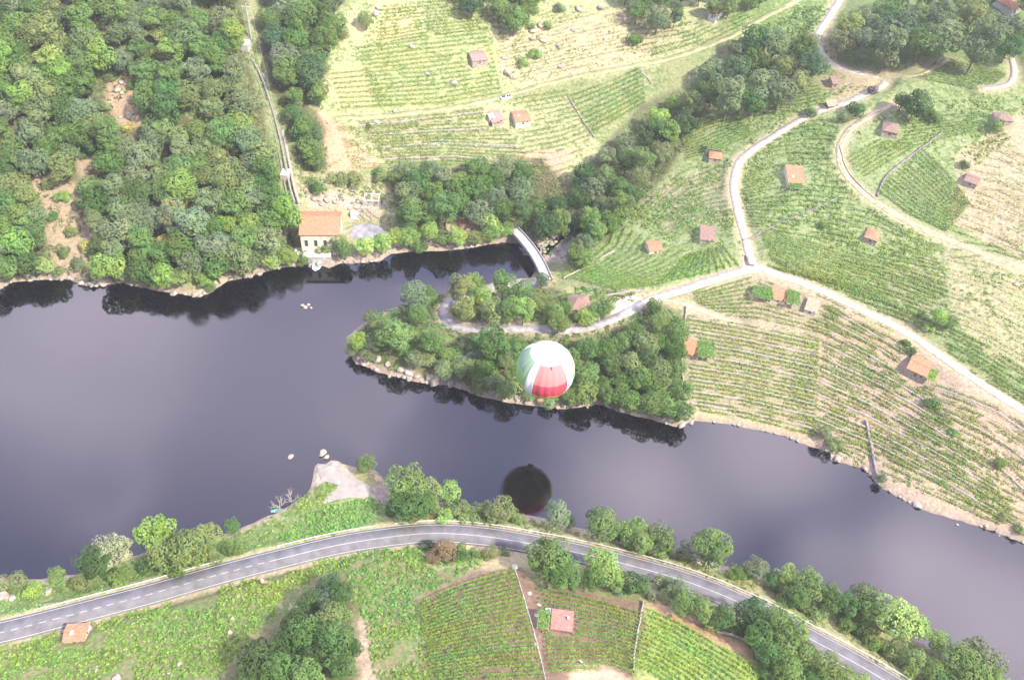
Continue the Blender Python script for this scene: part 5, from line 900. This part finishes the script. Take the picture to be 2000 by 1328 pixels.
# ------------------------------------------------------------------ bridge
o = empty('bridge', BR[0]); tag(o, 'pale curved concrete bridge over the stream mouth', 'bridge'); b0 = BR[0]
B2 = BR - b0; V, F = ribbon('deck', B2, -2.3, 2.3, 0, None, drop=.9); n = len(B2); T = np.gradient(B2[:, :2], axis=0); T /= np.linalg.norm(T, axis=1)[:, None]; Nn = np.stack([T[:, 1], -T[:, 0]], 1)
bot = np.stack([np.arange(n - 1) * 4, np.arange(n - 1) * 4 + 3, (np.arange(n - 1) + 1) * 4 + 3, (np.arange(n - 1) + 1) * 4], 1); M['bridge'] = surf('bridge_concrete', (.36, .34, .325), .85, .6, .12)
link('deck', npmesh('deck', V, np.vstack([F, bot]), M['bridge']), o)
for sgn in (-1, 1):
    V, F = ribbon('parapet', B2, sgn * 2.15 - .14, sgn * 2.15 + .14, .8, None, drop=.79); link('parapet', npmesh('parapet', V, F, M['bridge']), o)
for t in (.35, .68): k = int(t * n); MB().box(B2[k][0] - 1.9, B2[k][0] + 1.9, B2[k][1] - .7, B2[k][1] + .7, -8, -.9).build('pier', M['wallstone'], o)

# stream below the bridge
SL_ = smooth_line(np.array([onz(a, b, z) for a, b, z in STREAM[:4]]), 2); SL_[:, 2] = Hat(SL_[:, 0], SL_[:, 1]) + .12
V, F = ribbon('stream', SL_, -1.6, 1.6, .05, M['water'], drop=0); tag(link('stream', npmesh('stream', V, F, M['water'])), 'dark narrow stream between pale boulders', 'stream', kind='structure')

# ------------------------------------------------------------------ guardrails
def guard(s0, s1, label):
    u = np.arange(s0, s1, 2.0); sd = np.r_[0, np.cumsum(np.linalg.norm(np.diff(MAIN[:, :2], axis=0), axis=1))]; T = np.gradient(MAIN[:, :2], axis=0); T /= np.linalg.norm(T, axis=1)[:, None]; Nn = np.stack([T[:, 1], -T[:, 0]], 1)
    L_ = np.stack([np.interp(u, sd, MAIN[:, k] + (-4.25 * Nn[:, k] if k < 2 else 0)) for k in range(3)], 1); o = empty('guardrail', L_[0]); tag(o, label, 'guardrail', 'guardrails on the river side of the road')
    R2 = L_ - L_[0]; V, F = ribbon('rail', R2, -.05, .07, .95, None, drop=.34); link('rail', npmesh('rail', V, F, M['white']), o)
    pm = MB().box(-.07, .07, -.07, .07, -.2, .93).build('post', M['steel'], o, R2[1])
    for k in range(3, len(R2), 2 if len(R2) < 120 else 3): c = pm.copy(); C.objects.link(c); c.parent = o; c.location = R2[k]
guard(sat(MAIN, 70, 1208), sat(MAIN, 438, 1108), 'white guardrail along the river side of the road at left')
guard(sat(MAIN, 545, 1090), sat(MAIN, 735, 1045), 'short white guardrail above the green plot near the ramp')
guard(sat(MAIN, 770, 1040), sat(MAIN, 1880, 1410), 'long white guardrail following the road bend down to the right')

# ------------------------------------------------------------------ vineyard monorail
ML = smooth_line(at(np.array([1006, 1018, 1030, 1040, 1050, 1058, 1066, 1072.]), np.array([1112, 1150, 1190, 1225, 1260, 1295, 1330, 1360.])), 1.5, 1); o = empty('monorail', ML[0]); tag(o, 'white vineyard monorail running straight down the brown soil plot', 'monorail'); R2 = [(p - ML[0]) + [0, 0, .55] for p in ML]
MB().tube(R2, .07, 5).build('rail', M['white'], o); pm = MB().box(-.05, .05, -.05, .05, -.8, .5).build('post', M['steel'], o, R2[1])
for k in range(2, len(R2)): c = pm.copy(); C.objects.link(c); c.parent = o; c.location = [float(v) for v in R2[k]]
dry_wall(ML + np.array([.0, 0, 0]), .22, .12, 'thin pale kerb under the white monorail', None, 'kerb', M['white'])
small_box('monorail_station', 1005, 1109, 1.6, 1.2, .9, 10, 'white', 'small white cabinet at the upper end of the monorail', 'cabinet', [('lid', (-.9, .9, -.7, .7, .9, 1.0), 'concrete')])
small_box('white_cabinet', 1047, 1204, .9, .9, .8, 0, 'white', 'white cabinet between the monorail and the pergola', 'cabinet', [('lid', (-.5, .5, -.5, .5, .8, .88), 'concrete')])
q = at1(1144, 1300); o = empty('concrete_channel', q, R_(-38)); tag(o, 'white forked concrete gutter on bare earth near the bottom edge', 'gutter'); MB().box(-2.2, 1.4, -.22, .22, -.3, .25).build('gutter_arm', M['white'], o); MB().box(.9, 1.35, -1.3, -.224, -.3, .24).build('gutter_arm', M['white'], o)

# ------------------------------------------------------------------ stone walls and terrace edges
def wallpx(pl, h, label, th=.5, m=None): a = np.array(pl, float); dry_wall(smooth_line(at(a[:, 0], a[:, 1]), 1.6, 1), th, h, label, None, 'stone_wall', m)
wallpx([(1256,1175),(1250,1210),(1240,1260),(1236,1310)], 1.0, 'straight dry stone wall between the brown and bright green vineyards')
wallpx([(1690,825),(1697,860),(1703,890),(1712,935)], 1.2, 'dark stone wall running down to the right shore', .9, M['rockd'])
wallpx([(1400,1235),(1440,1243),(1472,1262),(1480,1290)], 1.0, 'stone wall round the reddish bare patch by the thicket')
wallpx([(1640,285),(1650,330),(1680,365),(1712,392)], .7, 'stone wall on the inside of the dirt track bend', .4)
wallpx([(1712,385),(1725,350),(1760,320),(1800,290),(1840,260)], .9, 'dark stone wall crossing the vine rows inside the bend', .7, M['rockd'])
wallpx([(1110,190),(1130,225),(1160,270)], .9, 'stone wall between the two right fields of the far slope')
wallpx([(1245,135),(1262,150),(1272,165)], .9, 'short stone wall below the grassy track')
wallpx([(1100,545),(1160,512),(1200,490)], .8, 'stone wall at the foot of the fan shaped vineyard')
wallpx([(1340,600),(1336,640),(1330,700),(1335,770)], 1.0, 'stone wall between the headland wood and the terraced vineyard')
wallpx([(1450,470),(1520,440),(1600,405),(1640,385)], .8, 'dark stone wall crossing the pale vineyard', .6, M['rockd'])
wallpx([(1180,580),(1220,573),(1265,570)], 1.1, 'low stone wall above the bare parking patch')

# ------------------------------------------------------------------ boulders
def rock_mesh(seed):
    g = np.random.default_rng(seed); import bmesh; bm = bmesh.new(); bmesh.ops.create_icosphere(bm, subdivisions=3, radius=1); dr = [(unit(g.normal(size=(1, 3)))[0], g.uniform(.55, .95)) for _ in range(9)]
    for v in bm.verts:
        p = np.array(v.co)
        for n_, c_ in dr:
            dd = p @ n_
            if dd > c_: p = p - n_ * (dd - c_) * .85
        p *= 1 + .10 * (vnoise(np.array([p[0] * 3 + seed * 7.0]), np.array([p[1] * 3 + p[2] * 2]))[0] - .5); v.co = p * [1, .8, .6]
    me = bpy.data.meshes.new('boulder'); bm.to_mesh(me); bm.free(); me.materials.append(M['rock']); return me
RM = [rock_mesh(k) for k in range(7)]; RK = defaultdict(list)
def boulder(px, py, wpx, region, z=None, group='boulders'):
    P = at1(px, py); s = wpx / 2 / float(pxm(P)[0]); o = link('boulder', RM[rng.integers(7)], None, P + [0, 0, s * .12 if z is None else z], rng.uniform(0, 6.3)); o.scale = (s, s * rng.uniform(.8, 1.1), s * rng.uniform(.75, 1.1)); RK[region].append((px, py, wpx, o)); tag(o, None, 'boulder', 'boulders ' + region)
for q in [(735,722,14),(712,706,26),(738,703,24),(725,699,18),(758,712,16),(785,722,20),(800,727,26),(798,739,17),(848,745,36),(838,738,20),(881,750,22),(868,742,14),(900,755,14),(815,735,14),(760,735,9),(700,700,12),(690,692,9),(945,765,14),(960,768,16),(975,772,18),(990,776,14),(1010,778,18),(1030,784,20),(1055,786,16),(1075,790,14),(1100,792,12),(1130,790,10),(1147,796,8)]: boulder(*q, 'on the headland shore')
for k in range(24): t = rng.uniform(0, 1); i_ = int(t * 11); a, b = NS[45 + i_ % 10], NS[46 + i_ % 10]; u = rng.uniform(); boulder(a[0] + (b[0] - a[0]) * u, a[1] + (b[1] - a[1]) * u - 3, rng.uniform(6, 13), 'on the headland shore')
for q in [(1216,800,18),(1330,832,20),(1350,825,14),(1300,826,10),(1635,896,18),(1625,890,12),(1790,986,22),(1803,873,14),(1690,915,12),(1700,925,10),(1925,1028,12)]: boulder(*q, 'along the right hand shore')
for k in range(34): i_ = rng.integers(58, 74); a, b = NS[min(i_, len(NS) - 2)], NS[min(i_ + 1, len(NS) - 1)]; u = rng.uniform(); boulder(a[0] + (b[0] - a[0]) * u, a[1] + (b[1] - a[1]) * u - 2, rng.uniform(4, 9), 'along the right hand shore')
for q in [(160,553,16),(180,556,22),(200,556,18),(235,550,10),(340,573,16),(380,577,18),(400,572,12),(490,540,12),(505,535,16),(545,523,12),(575,519,14),(60,547,14),(100,545,10)]: boulder(*q, 'on the far left shore')
for k in range(30): i_ = rng.integers(2, 20); a, b = NS[i_], NS[i_ + 1]; u = rng.uniform(); boulder(a[0] + (b[0] - a[0]) * u, a[1] + (b[1] - a[1]) * u - 2, rng.uniform(6, 14), 'on the far left shore')
for k in range(34): boulder(rng.uniform(1040, 1125), rng.uniform(462, 510), rng.uniform(5, 15), 'in the stream mouth by the bridge')
for k in range(24): boulder(*(lambda i_, u: (NS[i_][0] + (NS[i_ + 1][0] - NS[i_][0]) * u, NS[i_][1] + (NS[i_ + 1][1] - NS[i_][1]) * u - 3))(rng.integers(20, 28), rng.uniform()), rng.uniform(5, 12), 'below the power house trees')
for q in [(568,892,14),(630,886,20),(637,893,14),(590,597,9),(597,601,11),(603,596,8),(608,602,7)]: boulder(*q, 'standing in the open water', z=.1)
for q in [(735,28,18),(738,17,13),(540,85,10),(1042,62,20),(1055,52,16),(1060,80,18),(1040,75,16),(1090,92,14),(985,115,16),(990,145,22),(1000,150,16),(1095,130,14),(1130,20,18),(1175,15,20),(1120,60,14),(805,92,16),(835,145,12),(885,162,18),(770,218,14),(733,238,14),(930,285,14),(1007,288,12),(855,285,12),(880,235,10)]: boulder(*q, 'on the far slope')
for q in [(95,1156,18),(8,1165,26),(25,1170,20),(228,1325,20),(190,1310,14),(465,1165,12),(455,1210,12),(449,1235,14),(330,1312,12),(352,1296,14),(1052,1180,12),(1060,1190,9),(1033,1158,12),(985,1118,8),(1045,1258,10),(1800,870,10),(1985,555,14),(1960,590,10),(1880,275,8),(1452,498,8),(1510,650,8),(1600,640,8)]: boulder(*q, 'among the vineyards')
for k in range(26): x_, y_ = rng.uniform(1620, 1990), 0; y_ = 700 + (x_ - 1620) * .55 + rng.uniform(0, 190); boulder(x_, y_, rng.uniform(4, 9), 'on the stony reddish slope')
for k in range(12): boulder(rng.uniform(205, 265), rng.uniform(150, 235), rng.uniform(8, 18), 'in the bare clearing of the left forest')
for q in [(618,388,24),(638,390,20),(628,398,16),(655,396,14),(682,408,12),(700,395,12),(690,372,16)]: boulder(*q, 'on the bare ground behind the power house')
for reg, lst in RK.items():
    lst.sort(key=lambda q: q[0])
    for i, (x_, y_, w_, o) in enumerate(lst): o['label'] = f"{'large ' if w_ > 17 else 'small ' if w_ < 9 else ''}pale granite boulder {reg}, {ordn(i + 1)} from left"

# ------------------------------------------------------------------ bleached bare bushes, boat
def bare_bush(px, py, dpx, label, seed):
    g = random.Random(seed); P = at1(px, py); s = dpx / 2 / float(pxm(P)[0]); P[2] = max(P[2], .1); mb = MB()
    def br(p, d, L, r, lv):
        q = p + d * L; mid = p + d * L * .5 + Vector([g.uniform(-.1, .1) * L for _ in range(3)]); mb.tube([p, mid, q], [r, r * .75, r * .45], 4, False)
        if lv < 4:
            for _ in range(3 if lv < 3 else 2): br(q if g.random() < .6 else mid, (d + Vector([g.uniform(-.75, .75), g.uniform(-.75, .75), g.uniform(-.3, .5)])).normalized(), L * g.uniform(.6, .8), r * .62, lv + 1)
    for k in range(5): a = k * 1.256 + g.random(); br(Vector((0, 0, -.2)), Vector((cos(a) * .7, sin(a) * .7, .75)).normalized(), s * .5, .10, 1)
    o = empty('bare_bush', P); tag(o, label, 'bush', 'bleached bare bushes'); mb.build('branches', M['palebark'], o); return o
bare_bush(570, 978, 44, 'bleached leafless bush at the water, right of two beside the boat', 1); bare_bush(546, 990, 42, 'bleached leafless bush at the water, left of two beside the boat', 2)
bare_bush(493, 490, 34, 'pale dead branches at the edge of the left forest', 3); bare_bush(1120, 415, 44, 'whitish dead treetop in the stream gully wood', 4); bare_bush(1400, 190, 30, 'pale dead bush beside the upper grove', 5); bare_bush(835, 690, 26, 'pale dead shrub on the headland above the shore', 6)
P = at1(541, 998); P[2] = .12; o = empty('rowing_boat', P, R_(25)); tag(o, 'small teal and light green rowing boat moored under the bare bushes', 'boat'); V = []; F = []; ns_ = 9
for k in range(ns_):
    t = k / (ns_ - 1) * 2 - 1; b = .62 * (1 - max(0, t) ** 2.2) * (1 - .35 * max(0, -t) ** 2) + .02; x = t * 1.9; sh = .12 * t * t
    for yy, zz in ((-b, .5 + sh), (-b * .8, .08), (0, -.12), (b * .8, .08), (b, .5 + sh), (b * .86, .5 + sh), (b * .66, .16), (0, .02), (-b * .66, .16), (-b * .86, .5 + sh)): V.append((x, yy, zz))
for k in range(ns_ - 1):
    for j in range(10): F.append((k * 10 + j, k * 10 + (j + 1) % 10, (k + 1) * 10 + (j + 1) % 10, (k + 1) * 10 + j))
mb = MB(); mb.v = V; mb.f = F + [tuple(range(10)), tuple(range((ns_ - 1) * 10, ns_ * 10))[::-1]]; mb.build('hull', surf('teal_paint', (.08, .30, .27), .5, 1, .1), o)
for x in (-.8, .3): MB().box(x - .15, x + .15, -.46, .46, .34, .38).build('bench', surf('light_green_paint', (.45, .70, .40), .5, 1, .1) if x < 0 else M['wood'], o)
MB().box(-1.86, -1.3, -.4, .4, .36, .5).build('stern_cover', surf('blue_cover', (.10, .30, .62), .6, 1, .1), o)

# ------------------------------------------------------------------ haze
hz = bpy.data.materials.new('haze'); hz.use_nodes = True; t = hz.node_tree
for n in list(t.nodes): t.nodes.remove(n)
ho = t.nodes.new('ShaderNodeOutputMaterial'); pv = t.nodes.new('ShaderNodeVolumePrincipled'); pv.inputs['Color'].default_value = (.95, .96, 1, 1); pv.inputs['Density'].default_value = .00011; pv.inputs['Anisotropy'].default_value = .3; t.links.new(pv.outputs[0], ho.inputs['Volume'])
tag(MB().box(-4100, 4100, -3700, 4100, -8, 268).build('haze', hz), 'thin pale valley haze', 'haze', kind='stuff')
